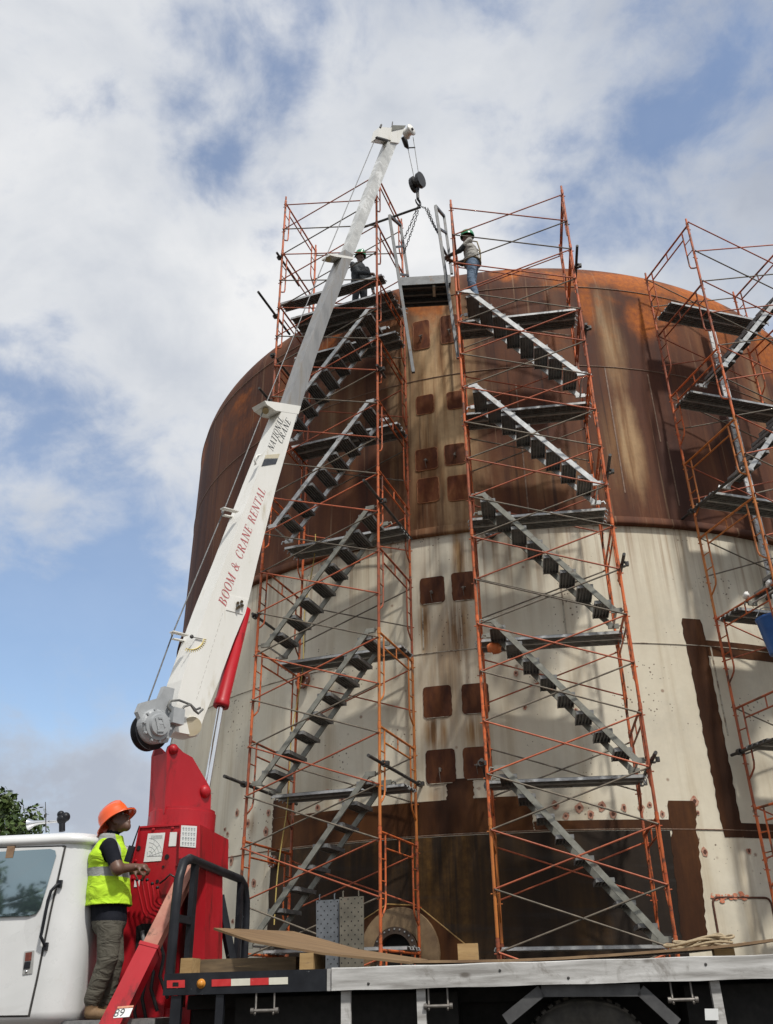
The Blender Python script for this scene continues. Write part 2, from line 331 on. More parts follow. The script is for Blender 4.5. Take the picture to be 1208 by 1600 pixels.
# ------------------------------------------------------------------ storage tank
Z_BOT, Z_D, Z_C, Z_A, Z_B, Z_K, RK = 0.22, 3.19, 6.13, 8.36, 11.90, 13.95, 1.30
tank = thing('storage_tank', 'huge rusty steel storage tank with cream lower shell behind the scaffold towers', 'tank', TC)
def tank_mat(name, kind):
    m = bpy.data.materials.new(name); m.use_nodes = True; T = m.node_tree; bs = T.nodes['Principled BSDF']
    co = N(T, 'ShaderNodeTexCoord').outputs['Object']
    sp = N(T, 'ShaderNodeSeparateXYZ'); LK(T, co, sp.inputs[0])
    th = math_(T, 'ARCTAN2', sp.outputs[0], math_(T, 'MULTIPLY', sp.outputs[1], -1.0))
    arc = math_(T, 'MULTIPLY', th, TR); z = sp.outputs[2]
    cb = N(T, 'ShaderNodeCombineXYZ'); LK(T, arc, cb.inputs[0]); LK(T, z, cb.inputs[1])
    P = cb.outputs[0]
    W1 = math_(T, 'SUBTRACT', noise(T, vmul(T, P, (2.2, 0.7, 1)), 1.0, 6, 0.65), 0.5)
    def blob(px, py, rx, rz, soft=1.0, wob=0.35, seed=0.0):
        a0, z0 = on_cyl(px, py)
        dx = math_(T, 'DIVIDE', math_(T, 'SUBTRACT', arc, a0 * TR), rx); dz = math_(T, 'DIVIDE', math_(T, 'SUBTRACT', z, z0), rz)
        r = math_(T, 'SQRT', math_(T, 'ADD', math_(T, 'MULTIPLY', dx, dx), math_(T, 'MULTIPLY', dz, dz)))
        r = math_(T, 'ADD', r, math_(T, 'MULTIPLY', W1, wob * 3))
        return smooth(T, r, 1.0 + soft * 0.3, 1.0 - soft * 0.6)
    fine = noise(T, P, 9, 8, 0.7)
    if kind == 'rust':
        s1 = noise(T, vmul(T, P, (0.75, 0.10, 1)), 1.0, 8, 0.62, 0.15)
        s2 = noise(T, vmul(T, vadd(T, P, (31, 3, 0)), (2.6, 0.16, 1)), 1.0, 8, 0.65, 0.1)
        s3 = noise(T, vmul(T, vadd(T, P, (11, 7, 0)), (0.5, 0.45, 1)), 1.0, 8, 0.6, 0.3)
        base = ramp(T, math_(T, 'ADD', math_(T, 'MULTIPLY', s1, 0.6), math_(T, 'MULTIPLY', s2, 0.4)),
                    [(0.36, (0.050, 0.021, 0.015)), (0.46, (0.090, 0.036, 0.022)), (0.54, (0.130, 0.052, 0.027)), (0.62, (0.185, 0.082, 0.040)), (0.72, (0.28, 0.16, 0.085))])
        # pale tan run-off between the two stair towers and beside the third
        tan = None
        for (px, py, rx, rz, kk) in ((680, 640, 0.95, 3.3, 1.0), (952, 530, 0.28, 1.4, 0.7), (978, 700, 0.36, 1.1, 0.85), (1195, 640, 0.3, 1.6, 0.6), (540, 640, 0.8, 1.4, 0.3), (860, 740, 1.0, 0.6, 0.4)):
            b = math_(T, 'MULTIPLY', blob(px, py, rx, rz, 1.6, 0.5, px * .13), kk)
            tan = b if tan is None else math_(T, 'MAXIMUM', tan, b)
        tan = math_(T, 'MULTIPLY', tan, smooth(T, s2, 0.26, 0.52))
        tcol = ramp(T, noise(T, vmul(T, vadd(T, P, (5, 1, 0)), (5, 0.25, 1)), 1.0, 7, 0.6), [(0.32, (0.17, 0.080, 0.034)), (0.50, (0.31, 0.178, 0.082)), (0.66, (0.48, 0.345, 0.20))])
        col = mixc(T, tan, base, tcol)
        pale = math_(T, 'MULTIPLY', math_(T, 'MAXIMUM', blob(685, 640, 0.75, 3.4, 1.5, 0.4), math_(T, 'MULTIPLY', blob(985, 690, 0.22, 1.2, 1.5, 0.5), 0.7)), smooth(T, noise(T, vmul(T, vadd(T, P, (6, 2, 0)), (3.4, 0.22, 1)), 1.0, 7, 0.62), 0.36, 0.58))
        col = mixc(T, pale, col, (0.53, 0.375, 0.215, 1))
        dk = None
        for (px, py, rx, rz, kk) in ((1035, 560, 0.14, 2.6, 0.6), (1060, 740, 0.5, 1.3, 0.6), (1120, 640, 0.9, 1.3, 0.45), (870, 480, 0.5, 1.0, 0.4), (560, 560, 0.5, 1.2, 0.4), (925, 600, 0.25, 2.0, 0.3)):
            b = math_(T, 'MULTIPLY', blob(px, py, rx, rz, 1.2, 0.45, px * .07), kk)
            dk = b if dk is None else math_(T, 'MAXIMUM', dk, b)
        col = mixc(T, dk, col, (0.048, 0.026, 0.024, 1))
        # fresh orange rust near the crown
        orr = math_(T, 'MULTIPLY', smooth(T, z, 11.6, 14.6), smooth(T, s3, 0.50, 0.62))
        for (px, py, rx, rz, kk) in ((1003, 500, 0.36, 0.55, 0.95), (915, 470, 0.16, 0.8, 0.8), (1195, 540, 0.6, 1.1, 0.9), (1120, 520, 0.5, 0.5, 0.6), (1040, 450, 0.5, 0.35, 0.7), (930, 432, 0.8, 0.25, 0.8), (620, 480, 0.5, 0.5, 0.35)):
            orr = math_(T, 'MAXIMUM', orr, math_(T, 'MULTIPLY', blob(px, py, rx, rz, 1.0, 0.5, px * .03), kk))
        ocol = ramp(T, fine, [(0.3, (0.25, 0.065, 0.016)), (0.6, (0.42, 0.125, 0.022)), (0.8, (0.46, 0.18, 0.05))])
        col = mixc(T, orr, col, ocol)
        # drip lines and grime
        drip = math_(T, 'MULTIPLY', smooth(T, noise(T, vmul(T, vadd(T, P, (2, 44, 0)), (7, 0.12, 1)), 1.0, 6, 0.6), 0.58, 0.70), 0.7)
        col = mixc(T, drip, col, (0.035, 0.02, 0.017, 1))
        lite = math_(T, 'MULTIPLY', smooth(T, noise(T, vmul(T, vadd(T, P, (77, 4, 0)), (9, 0.2, 1)), 1.0, 6, 0.6), 0.60, 0.72), 0.55)
        col = mixc(T, lite, col, (0.36, 0.24, 0.15, 1))
        col = mixc(T, 0.35, col, ramp(T, fine, [(0.25, (0.55, 0.5, 0.46)), (0.75, (1.25, 1.2, 1.15))]), 'MULTIPLY')
        rough = 0.72
    elif kind == 'cream':
        s1 = noise(T, vmul(T, P, (0.5, 0.3, 1)), 1.0, 8, 0.6, 0.3)
        base = ramp(T, s1, [(0.3, (0.56, 0.50, 0.385)), (0.5, (0.665, 0.612, 0.488)), (0.7, (0.72, 0.68, 0.57))])
        s2 = noise(T, vmul(T, vadd(T, P, (13, 0, 0)), (3.2, 0.14, 1)), 1.0, 8, 0.62)
        col = mixc(T, math_(T, 'MULTIPLY', smooth(T, s2, 0.46, 0.70), 0.6), base, (0.42, 0.335, 0.215, 1))
        s3 = noise(T, vmul(T, vadd(T, P, (41, 2, 0)), (5.5, 0.10, 1)), 1.0, 7, 0.6)
        top = smooth(T, z, 6.2, 8.3)
        col = mixc(T, math_(T, 'MULTIPLY', math_(T, 'MULTIPLY', smooth(T, s3, 0.47, 0.63), top), 0.75), col, (0.27, 0.16, 0.085, 1))
        # rusty run-off under the column of doubler plates
        run = None
        for (px, py, rx, rz, kk) in ((716, 868, 0.12, 0.75, 1.0), (664, 985, 0.14, 0.75, 0.8), (716, 985, 0.24, 0.8, 0.95), (683, 1145, 0.22, 0.35, 0.9), (742, 1145, 0.24, 0.4, 0.85), (700, 1040, 0.5, 1.3, 0.5), (682, 1240, 0.2, 0.2, 0.6), (730, 870, 0.2, 0.4, 0.35), (655, 1010, 0.12, 1.3, 0.3), (395, 1290, 0.12, 0.3, 0.5), (372, 1210, 0.3, 0.5, 0.2), (420, 1000, 0.5, 1.0, 0.15)):
            b = math_(T, 'MULTIPLY', blob(px, py, rx, rz, 1.5, 0.4, px * .11), kk)
            run = b if run is None else math_(T, 'MAXIMUM', run, b)
        run = math_(T, 'MULTIPLY', run, smooth(T, noise(T, vmul(T, P, (9, 0.35, 1)), 1.0, 6, 0.6), 0.24, 0.56))
        run = math_(T, 'MULTIPLY', run, 1.35, clamp=True)
        col = mixc(T, run, col, ramp(T, noise(T, vmul(T, vadd(T, P, (2, 5, 0)), (5, 0.4, 1)), 1.0, 6, 0.6), [(0.35, (0.12, 0.055, 0.02)), (0.52, (0.30, 0.17, 0.07)), (0.68, (0.46, 0.33, 0.17))]))
        # pitting: clusters of small dark specks
        vo = N(T, 'ShaderNodeTexVoronoi'); vo.inputs['Scale'].default_value = 13; LK(T, P, vo.inputs['Vector'])
        cl = smooth(T, noise(T, vadd(T, P, (3, 9, 0)), 0.9, 6, 0.6), 0.47, 0.66)
        rad = math_(T, 'MULTIPLY', noise(T, vadd(T, P, (8, 8, 0)), 17, 3), 0.42)
        spk = math_(T, 'MULTIPLY', smooth(T, math_(T, 'SUBTRACT', math_(T, 'MULTIPLY', rad, cl), vo.outputs['Distance']), -0.02, 0.03), 0.85)
        col = mixc(T, spk, col, (0.11, 0.07, 0.045, 1))
        vo2 = N(T, 'ShaderNodeTexVoronoi'); vo2.inputs['Scale'].default_value = 2.1; LK(T, vadd(T, P, (4.4, 2.2, 0)), vo2.inputs['Vector'])
        big = smooth(T, vo2.outputs['Distance'], 0.085, 0.03)
        col = mixc(T, math_(T, 'MULTIPLY', big, 0.7), col, (0.20, 0.10, 0.055, 1))
        gr = math_(T, 'MULTIPLY', smooth(T, noise(T, vadd(T, P, (19, 6, 0)), 0.7, 8, 0.65), 0.48, 0.7), 0.45)
        col = mixc(T, gr, col, (0.47, 0.44, 0.365, 1))
        col = mixc(T, 0.25, col, ramp(T, fine, [(0.25, (0.75, 0.74, 0.72)), (0.75, (1.1, 1.1, 1.1))]), 'MULTIPLY')
        rough = 0.6
    else:   # bare plates at the foot: dark mill scale with yellow-brown runs
        s1 = noise(T, vmul(T, P, (1.1, 0.16, 1)), 1.0, 8, 0.62, 0.2)
        s2 = noise(T, vmul(T, vadd(T, P, (9, 0, 0)), (6, 0.22, 1)), 1.0, 7, 0.6)
        if kind == 'primer':
            base = ramp(T, s1, [(0.34, (0.026, 0.011, 0.006)), (0.47, (0.052, 0.020, 0.008)), (0.58, (0.095, 0.037, 0.012)), (0.72, (0.15, 0.065, 0.02))])
        else:
            base = ramp(T, s1, [(0.35, (0.014, 0.011, 0.009)), (0.52, (0.028, 0.019, 0.013)), (0.70, (0.062, 0.036, 0.018))])
            yl = None
            for (px, py, rx, rz, kk) in ((700, 1370, 0.75, 1.1, 0.9), (690, 1330, 1.2, 0.7, 0.7), (565, 1330, 0.6, 0.5, 0.55), (930, 1440, 0.3, 0.5, 0.4), (780, 1320, 0.5, 0.5, 0.4), (480, 1350, 0.4, 0.6, 0.3)):
                b = math_(T, 'MULTIPLY', blob(px, py, rx, rz, 1.6, 0.4, px * .09), kk)
                yl = b if yl is None else math_(T, 'MAXIMUM', yl, b)
            yl = math_(T, 'MULTIPLY', yl, smooth(T, s2, 0.36, 0.66))
            base = mixc(T, yl, base, ramp(T, fine, [(0.3, (0.085, 0.042, 0.012)), (0.7, (0.20, 0.105, 0.028))]))
            hb = smooth(T, noise(T, vmul(T, vadd(T, P, (3, 3, 0)), (0.35, 5, 1)), 1.0, 5, 0.6), 0.52, 0.68)
            base = mixc(T, math_(T, 'MULTIPLY', hb, 0.35), base, (0.045, 0.042, 0.042, 1))
        col = mixc(T, 0.4, base, ramp(T, fine, [(0.25, (0.6, 0.58, 0.56)), (0.75, (1.3, 1.3, 1.3))]), 'MULTIPLY')
        rough = 0.62
    LK(T, col, bs.inputs['Base Color'])
    LK(T, math_(T, 'ADD', math_(T, 'MULTIPLY', fine, 0.3), rough - 0.15), bs.inputs['Roughness'])
    bs.inputs['Specular IOR Level'].default_value = 0.3 if kind == 'cream' else 0.16
    bp = N(T, 'ShaderNodeBump'); bp.inputs['Strength'].default_value = 0.25; bp.inputs['Distance'].default_value = 0.012
    hgt = math_(T, 'ADD', math_(T, 'MULTIPLY', fine, 0.5), math_(T, 'MULTIPLY', noise(T, P, 0.8, 4, 0.5), 3.0))
    LK(T, hgt, bp.inputs['Height']); LK(T, bp.outputs[0], bs.inputs['Normal'])
    return m
T_RUST = tank_mat('tank_rust', 'rust'); T_CREAM = tank_mat('tank_cream', 'cream'); T_BASE = tank_mat('tank_bare', 'base'); T_PRIM = tank_mat('tank_primer', 'primer')
PLATE = mat('doubler_plate', (0.058, 0.020, 0.012), (0.10, 0.036, 0.016), 4, 0.6, 0, 0.12, 30, c3=(0.15, 0.055, 0.022), stretch=(1.5, 1.5, 0.6), rnd=0.35, spec=0.15)
PLATE_UP = mat('doubler_plate_rusty', (0.075, 0.022, 0.011), (0.12, 0.038, 0.015), 4, 0.65, 0, 0.12, 30, c3=(0.19, 0.075, 0.03), stretch=(1.5, 1.5, 0.6), rnd=0.6, spec=0.15)
WELD = mat('weld_bead', (0.10, 0.055, 0.035), (0.22, 0.13, 0.08), 20, 0.6, 0.1, 0.2, 60)
WELD_C = mat('weld_bead_painted', (0.33, 0.29, 0.22), (0.46, 0.42, 0.34), 20, 0.6, 0, 0.2, 60, wear=(0.16, 0.11, 0.07), wscale=6, wlo=0.5, whi=0.62)
WELD_R = mat('weld_bead_rust', (0.26, 0.09, 0.03), (0.36, 0.15, 0.055), 14, 0.6, 0, 0.2, 60)
REDLEAD = mat('orange_primer_spot', (0.36, 0.13, 0.075), (0.52, 0.34, 0.25), 22, 0.7)
RUSTDOT = mat('rust_hole', (0.06, 0.022, 0.014), (0.12, 0.045, 0.025), 22, 0.8)
SEG = 224
def cp(th, z, r): return V((TC.x + r * math.sin(th), TC.y - r * math.cos(th), z))
def ring_shell(name, prof, m, seg=SEG, smooth=True, **kw):
    mb = MB(); rings = [[cp(2*PI*j/seg, z, r) for j in range(seg)] for (r, z) in prof]
    mb.loft(rings, 0, True, False, smooth); return mb.build(name, m, tank, fix=False, **kw)
def bead(name, z, r, m=WELD):
    mb = MB(); pr = [(TR - .01, z - r*.9), (TR + r*.8, z - r*.35), (TR + r*.8, z + r*.35), (TR - .01, z + r*.9)]
    mb.loft([[cp(2*PI*j/SEG, zz, rr) for j in range(SEG)] for (rr, zz) in pr], 0, True, False, True); return mb.build(name, m, tank, fix=False)
ring_shell('foundation_ring', [(TR + .35, -0.1), (TR + .35, Z_BOT - .05), (TR + .3, Z_BOT), (TR - .2, Z_BOT)], mat('concrete', (0.33, 0.32, 0.30), (0.42, 0.41, 0.38), 3, 0.9, 0, 0.2), smooth=False)
ring_shell('shell_course', [(TR, Z_BOT), (TR, Z_D)], T_CREAM, label='cream painted bottom course of the tank shell')
ring_shell('shell_course', [(TR, Z_D), (TR, Z_C)], T_CREAM, label='cream painted middle course of the tank shell')
ring_shell('shell_course', [(TR, Z_C), (TR, Z_A)], T_CREAM, label='cream painted course under the rusty band')
ring_shell('shell_course', [(TR, Z_A), (TR, Z_B)], T_RUST, label='rusty brown course above the cream paint')
ring_shell('shell_course', [(TR, Z_B), (TR, Z_K)], T_RUST, label='rusty brown top course of the tank shell')
kn = [(TR - RK * (1 - math.cos(a)), Z_K + RK * math.sin(a)) for a in [R_(78) * i / 12 for i in range(13)]]
rr, zz = kn[-1]
dome = [(rr * math.cos(PI/2 * i / 10), zz + 1.45 * math.sin(PI/2 * i / 10)) for i in range(1, 10)]
ring_shell('roof', kn + dome + [(0.01, zz + 1.45)], T_RUST, label='rounded rusty knuckle and domed roof')
# lip where the rusty band ends over the cream paint
ring_shell('bottom_lip', [(TR - .01, Z_A - .03), (TR + .085, Z_A - .03), (TR + .09, Z_A + .02), (TR + .075, Z_A + .13), (TR - .01, Z_A + .16)], T_RUST)
for zz_, m_ in ((Z_D, WELD), (Z_C, WELD_C), (Z_B, WELD), (Z_K + .03, WELD)): bead('weld_seam', zz_, 0.016, m_)
def vbead(px, py0, py1, m=WELD, r=0.012):
    a, z1 = on_cyl(px, py0); a2, z0 = on_cyl(px + (py1 - py0) * (px - 590) / 2300.0, py1)
    mb = MB(); mb.bar(cp(a, z0, TR), cp(a, z1, TR), r * 2.2, r, cp(a, 0, 1) - cp(a, 0, 0)); return mb.build('weld_seam', m, tank)
for args in ((945, 575, 770), (1012, 585, 690), (1042, 690, 790), (806, 600, 800)): vbead(*args)
vbead(660, 950, 1015, WELD_C); vbead(1110, 1010, 1150, WELD_C); vbead(480, 900, 1020, WELD_C); vbead(870, 860, 1000, WELD_C)

rng = random.Random(7)
LUGM = mat('lug_steel', (0.10, 0.085, 0.07), (0.24, 0.21, 0.18), 20, 0.6, 0.3)
def cyl_plate(name, rows, th, m, parent=tank, cols=6, **kw):
    """curved plate standing proud of the shell; rows = (z, azL, azR) from bottom to top"""
    mb = MB(); front = []; 
    for (z, a0, a1) in rows: front.append([cp(a0 + (a1 - a0) * j / cols, z, TR + th) for j in range(cols + 1)])
    mb.loft(front, 0, False, False, True)
    loop = [r[0] for r in front] + front[-1][1:-1] + [r[-1] for r in reversed(front)] + front[0][1:-1][::-1]
    def sink(p):
        d = V((p.x - TC.x, p.y - TC.y, 0)).normalized(); return V((TC.x, TC.y, p.z)) + d * (TR - .006)
    back = [sink(p) for p in loop]
    mb.loft([loop, back], 0, True, False, False)
    return mb.build(name, m, parent, **kw)
def rect_rows(x0, y0, x1, y1, rad=0.05, jag=0.006, n=9):
    xm, ym = (x0 + x1) / 2, (y0 + y1) / 2
    aL = on_cyl(x0, ym)[0]; aR = on_cyl(x1, ym)[0]; zT = on_cyl(xm, y0)[1]; zB = on_cyl(xm, y1)[1]
    rad = min(rad, (zT - zB) * .3); rows = []
    zs = [zB + rad * (1 - math.cos(PI/2 * i / 3)) for i in range(4)] + [zB + rad + (zT - zB - 2*rad) * i / n for i in range(1, n)] + [zT - rad * (1 - math.cos(PI/2 * i / 3)) for i in (3, 2, 1, 0)]
    for z in zs:
        ins = 0
        if z < zB + rad: ins = rad - math.sqrt(max(0, rad**2 - (zB + rad - z)**2))
        elif z > zT - rad: ins = rad - math.sqrt(max(0, rad**2 - (z - zT + rad)**2))
        rows.append((z, aL + (ins + rng.uniform(-jag, jag)) / TR, aR - (ins + rng.uniform(-jag, jag)) / TR))
    return rows
PATCH = [(646,502,671,546),(689,493,716,536),(651,618,678,647),(699,612,724,639),(650,701,683.6,734.5),(695,694,727,726),(652.6,747,686,785),(700,743,733,782),
         (656.5,902,695,943),(706,894,743,938),(662,1072,706,1121),(722,1068,764,1115),(666,1171,712,1224),(724,1167,769,1217)]
for i, (x0, y0, x1, y1) in enumerate(PATCH):
    rows = rect_rows(x0, y0, x1, y1, 0.055)
    pl = cyl_plate('patch_plate', rows, 0.014, PLATE_UP if i < 8 else PLATE)
    zT, zB = rows[-1][0], rows[0][0]; am = (rows[6][1] + rows[6][2]) / 2
    wb = MB()      # weld bead along the foot of the plate
    wb.path([cp(rows[0][1] + (rows[0][2] - rows[0][1]) * j / 6, zB - .004, TR + .012) for j in range(7)] + ([cp(r[2] + .0006, r[0], TR + .010) for r in rows] + [cp(r[1] - .0006, r[0], TR + .010) for r in reversed(rows)] if i < 8 else []), 0.008, 6)
    wb.build('weld_bead', WELD_C if i >= 8 else WELD_R, pl)
    if i in (0, 1, 4, 5, 8, 9, 12, 13):      # lifting lugs and stub nozzles welded on the plates
        lb = MB(); zc = zB + (zT - zB) * 0.4; c0 = cp(am, zc, TR + .012); out = cp(am, 0, 1) - cp(am, 0, 0); sd = V((math.cos(am), math.sin(am), 0))
        ang_ = rng.uniform(-1.2, 1.2); lb.tube(c0, c0 + out * .07, 0.02, 10); lb.tube(c0 + out * .065 - sd * .04 * math.cos(ang_), c0 + out * .065 + sd * .045 * math.cos(ang_) + V((0,0,.05 * math.sin(ang_))), 0.011, 8)
        lb.path([c0 + out*.08, c0 + out*.11 + V((0,0,-.06)), c0 + out*.03 + V((0,0,-.14 + .05 * ang_))], 0.005, 6)
        lb.build('lug', LUGM, pl)
def band(pts_l, pts_r, th=0.006, m=T_PRIM, name='primed_strip', n=30, jag=0.014, cols=6, **kw):
    """strip between two edge lines given at top and bottom"""
    (xl0, yl0), (xl1, yl1) = pts_l; (xr0, yr0), (xr1, yr1) = pts_r
    aL0, zt = on_cyl(xl0, yl0); aL1, zb = on_cyl(xl1, yl1); aR0, _ = on_cyl(xr0, yr0); aR1, _ = on_cyl(xr1, yr1)
    rows = []
    for i in range(n + 1):
        t = i / n; e = 0.02 if i in (0, n) else 0
        wv = mnoise.noise(V((t * 7, xl0, 0))) * jag * 2.0
        rows.append((zb + (zt - zb) * t, aL1 + (aL0 - aL1) * t + (e + wv + rng.uniform(-jag, jag)) / TR, aR1 + (aR0 - aR1) * t - (e + wv * .7 + rng.uniform(-jag, jag)) / TR))
    return cyl_plate(name, rows, th, m, cols=cols, **kw)
# foot of the tank: bare plates and red-brown primer
a_l = on_cyl(424, 1330)[0]; a_r = on_cyl(1062, 1400)[0]
def azr(z0, z1, a0, a1, n=18, jag=.012): return [(z0 + (z1 - z0) * i / n, a0 + (rng.uniform(-jag, jag) + .014 * mnoise.noise(V((i * .35, a0 * 9, z0)))) / TR, a1 + (rng.uniform(-jag, jag) + .014 * mnoise.noise(V((i * .35, a1 * 9, z0)))) / TR) for i in range(n + 1)]
cyl_plate('bare_plate', azr(Z_BOT + .02, Z_D - .02, a_l, a_r), 0.005, T_BASE, cols=48, label='dark bare steel plates at the foot of the tank')
zt1 = on_cyl(560, 1262)[1]
cyl_plate('primed_strip', azr(Z_D + .015, zt1, a_l, on_cyl(832, 1270)[0]), 0.006, T_PRIM, cols=30)
cyl_plate('primed_strip', azr(zt1 + .004, on_cyl(440, 1249)[1], a_l, on_cyl(459, 1262)[0]), 0.006, T_PRIM)
cyl_plate('primed_strip', azr(zt1 + .004, on_cyl(800, 1247)[1], on_cyl(690, 1252)[0], on_cyl(832, 1258)[0]), 0.006, T_PRIM, cols=10)
cyl_plate('primed_strip', azr(on_cyl(800, 1247)[1] + .004, on_cyl(728, 1216)[1], on_cyl(698, 1232)[0], on_cyl(740, 1232)[0]), 0.006, T_PRIM)
cyl_plate('primed_strip', azr(Z_D + .015, on_cyl(940, 1281)[1], on_cyl(832, 1290)[0] + .003, on_cyl(1050, 1290)[0]), 0.006, T_PRIM, cols=18)
band([(1043, 1251), (1066, 1480)], [(1085, 1250), (1106, 1480)], 0.009)
band([(1064, 966), (1131, 1308)], [(1095, 966), (1162, 1308)], 0.008, n=40, jag=0.014)
def hband(x0, x1, ytop, ybot, th=0.007):
    a0 = on_cyl(x0, (ytop + ybot)/2)[0]; a1 = on_cyl(x1, (ytop + ybot)/2)[0]; zt = on_cyl(x0, ytop)[1]; zb = on_cyl(x0, ybot)[1]
    cyl_plate('primed_strip', azr(zb, zt, a0, a1, 4), th, T_PRIM, cols=16)
hband(1098, 1400, 1000, 1024); hband(1160, 1420, 1286, 1309)
# pale scorched line beside the strip
for (x0, y0, x1, y1) in ((1062, 968, 1129, 1300), (1113, 1312, 1208, 1313), (1163, 1000, 1163, 1003)):
    pass
# rust spots ringed with orange primer: far too many and small to count
SP = [(905,1262),(923,1273),(940,1260),(975,1262),(1015,1258),(1035,1272),(868,1258),(850,1276),(1085,1252),(1090,1270),(1101,1331),(371,1270),(388,1287),(356,1303),(355,1322),(362,1345),(352,1296),(497,1262),(535,1248),(512,1238),(1002,1262),(884,1275),(958,1272),(372,1400),(384,1432),(364,1440),(420,1270),(416,1300),(397,1380),(1170,1330),(1196,1342),(806,1052),(900,1110),(820,1105)]
sp = MB()
for (px, py) in SP:
    a, z = on_cyl(px, py); big = rng.uniform(.6, 1.2)
    for (rad, off, mi) in ((0.052 * big, 0.0085, 0), (0.024 * big, 0.0125, 1)):
        el = rng.uniform(1, 1.5); n = 11; c = cp(a, z, TR + off)
        ringp = [cp(a + rad * math.cos(2*PI*j/n) * (1 + rng.uniform(-.25, .25)) / TR, z + rad * el * math.sin(2*PI*j/n) * (1 + rng.uniform(-.25, .25)), TR + off) for j in range(n)]
        sp.add([c] + ringp, [(0, 1 + j, 1 + (j + 1) % n) for j in range(n)], mi)
sp.build('rust_spots', [REDLEAD, RUSTDOT], tank, kind='stuff')
# small nozzles
def nozzle(px, py, r=0.13, ln=0.16, m=WELD, hole=True, name='nozzle'):
    a, z = on_cyl(px, py); c = cp(a, z, TR - .01); out = cp(a, 0, 1) - cp(a, 0, 0); mb = MB()
    mb.lathe(c, out, [(r * .62, 0), (r * .62, ln * .7), (r, ln * .7), (r, ln), (r * .5, ln), (r * .45, ln * .3), (0.001, ln * .3)], 20, 0, False)
    o = mb.build(name, m, tank); bb = MB(); sd = V((math.cos(a), math.sin(a), 0))
    for j in range(8):
        t = 2*PI*j/8; p = c + out * ln + (sd * math.cos(t) + V((0,0,1)) * math.sin(t)) * r * .8
        bb.tube(p - out * .01, p + out * .02, 0.012, 6)
    bb.build('flange_bolts', STEEL, o); return o
NOZ = mat('rusty_nozzle', (0.10, 0.035, 0.02), (0.20, 0.08, 0.04), 9, 0.7, 0, 0.2)
nozzle(768, 836, 0.12, 0.2, DARKTUBE); nozzle(478, 1064, 0.16, 0.12, NOZ); nozzle(431, 1347, 0.10, 0.1, NOZ)
# manway near the ground
am, zm = on_cyl(625, 1490)
outv = cp(am, 0, 1) - cp(am, 0, 0); sdv = V((math.cos(am), math.sin(am), 0)); cm0 = cp(am, zm, TR)
mw = MB(); poly = [on_cyl(x, y) for (x, y) in ((560, 1452), (606, 1413), (653, 1415), (716, 1478))]
zl = 0.75; az0, az1 = poly[0][0] - .02, poly[3][0] + .015
outl = [(az0, zl), (az1, zl), (az1, poly[3][1]), (poly[2][0], poly[2][1]), (poly[1][0], poly[1][1]), (az0, poly[0][1])]
def tri_cyl(mb, outl, rad, m=0, k=14):
    zs = sorted(set([p[1] for p in outl] + [zl + (max(p[1] for p in outl) - zl) * i / k for i in range(k + 1)])); rows = []
    for z in zs:
        xs = []
        for i in range(len(outl)):
            (a0, z0), (a1, z1) = outl[i], outl[(i + 1) % len(outl)]
            if (z0 - z) * (z1 - z) <= 0 and z0 != z1: xs.append(a0 + (a1 - a0) * (z - z0) / (z1 - z0))
        if len(xs) >= 2: rows.append([cp(min(xs) + (max(xs) - min(xs)) * j / 8, z, rad) for j in range(9)])
    mb.loft(rows, m, False, False, True)
tri_cyl(mw, outl, TR + .016)
edge = [cp(a, z, TR + .014) for a, z in outl[2:]]
manway = mw.build('manway', T_PRIM, tank, label='round manway with pale reinforcing ring behind the scaffold foot')
eb = MB(); eb.path([cp(az0, zl, TR + .014)] + edge[::-1] + [cp(az1, zl, TR + .014)], 0.012, 6); eb.build('weld_bead', mat('yellow_weld', (0.30, 0.17, 0.05), (0.38, 0.24, 0.08), 20, 0.6), manway)
pb = MB(); pb.lathe(cm0, outv, [(0.33, .02), (0.33, .045), (0.62, .04), (0.63, .0)], 40, 0, False); pb.build('reinforcing_pad', mat('bare_pad', (0.17, 0.11, 0.06), (0.29, 0.20, 0.11), 5, 0.6, 0.1, 0.1), manway)
fb = MB(); fb.lathe(cm0, outv, [(0.255, .02), (0.255, .17), (0.255, .20), (0.35, .20), (0.35, .165), (0.275, .165), (0.275, .03)], 40, 0, False); fb.build('flange', mat('manway_neck', (0.045, 0.03, 0.022), (0.085, 0.055, 0.035), 8, 0.6, 0.2, 0.1), manway)
hb = MB(); hb.lathe(cm0, outv, [(0.254, .055), (0.001, .055)], 40); hb.build('opening', DARKHOLE, manway)
bb = MB()
for j in range(24):
    t = 2*PI*j/24; p = cm0 + outv * .20 + (sdv * math.cos(t) + V((0,0,1)) * math.sin(t)) * .318
    bb.tube(p - outv*.004, p + outv * .012, 0.012, 6)
bb.build('flange_bolts', STEEL, manway)
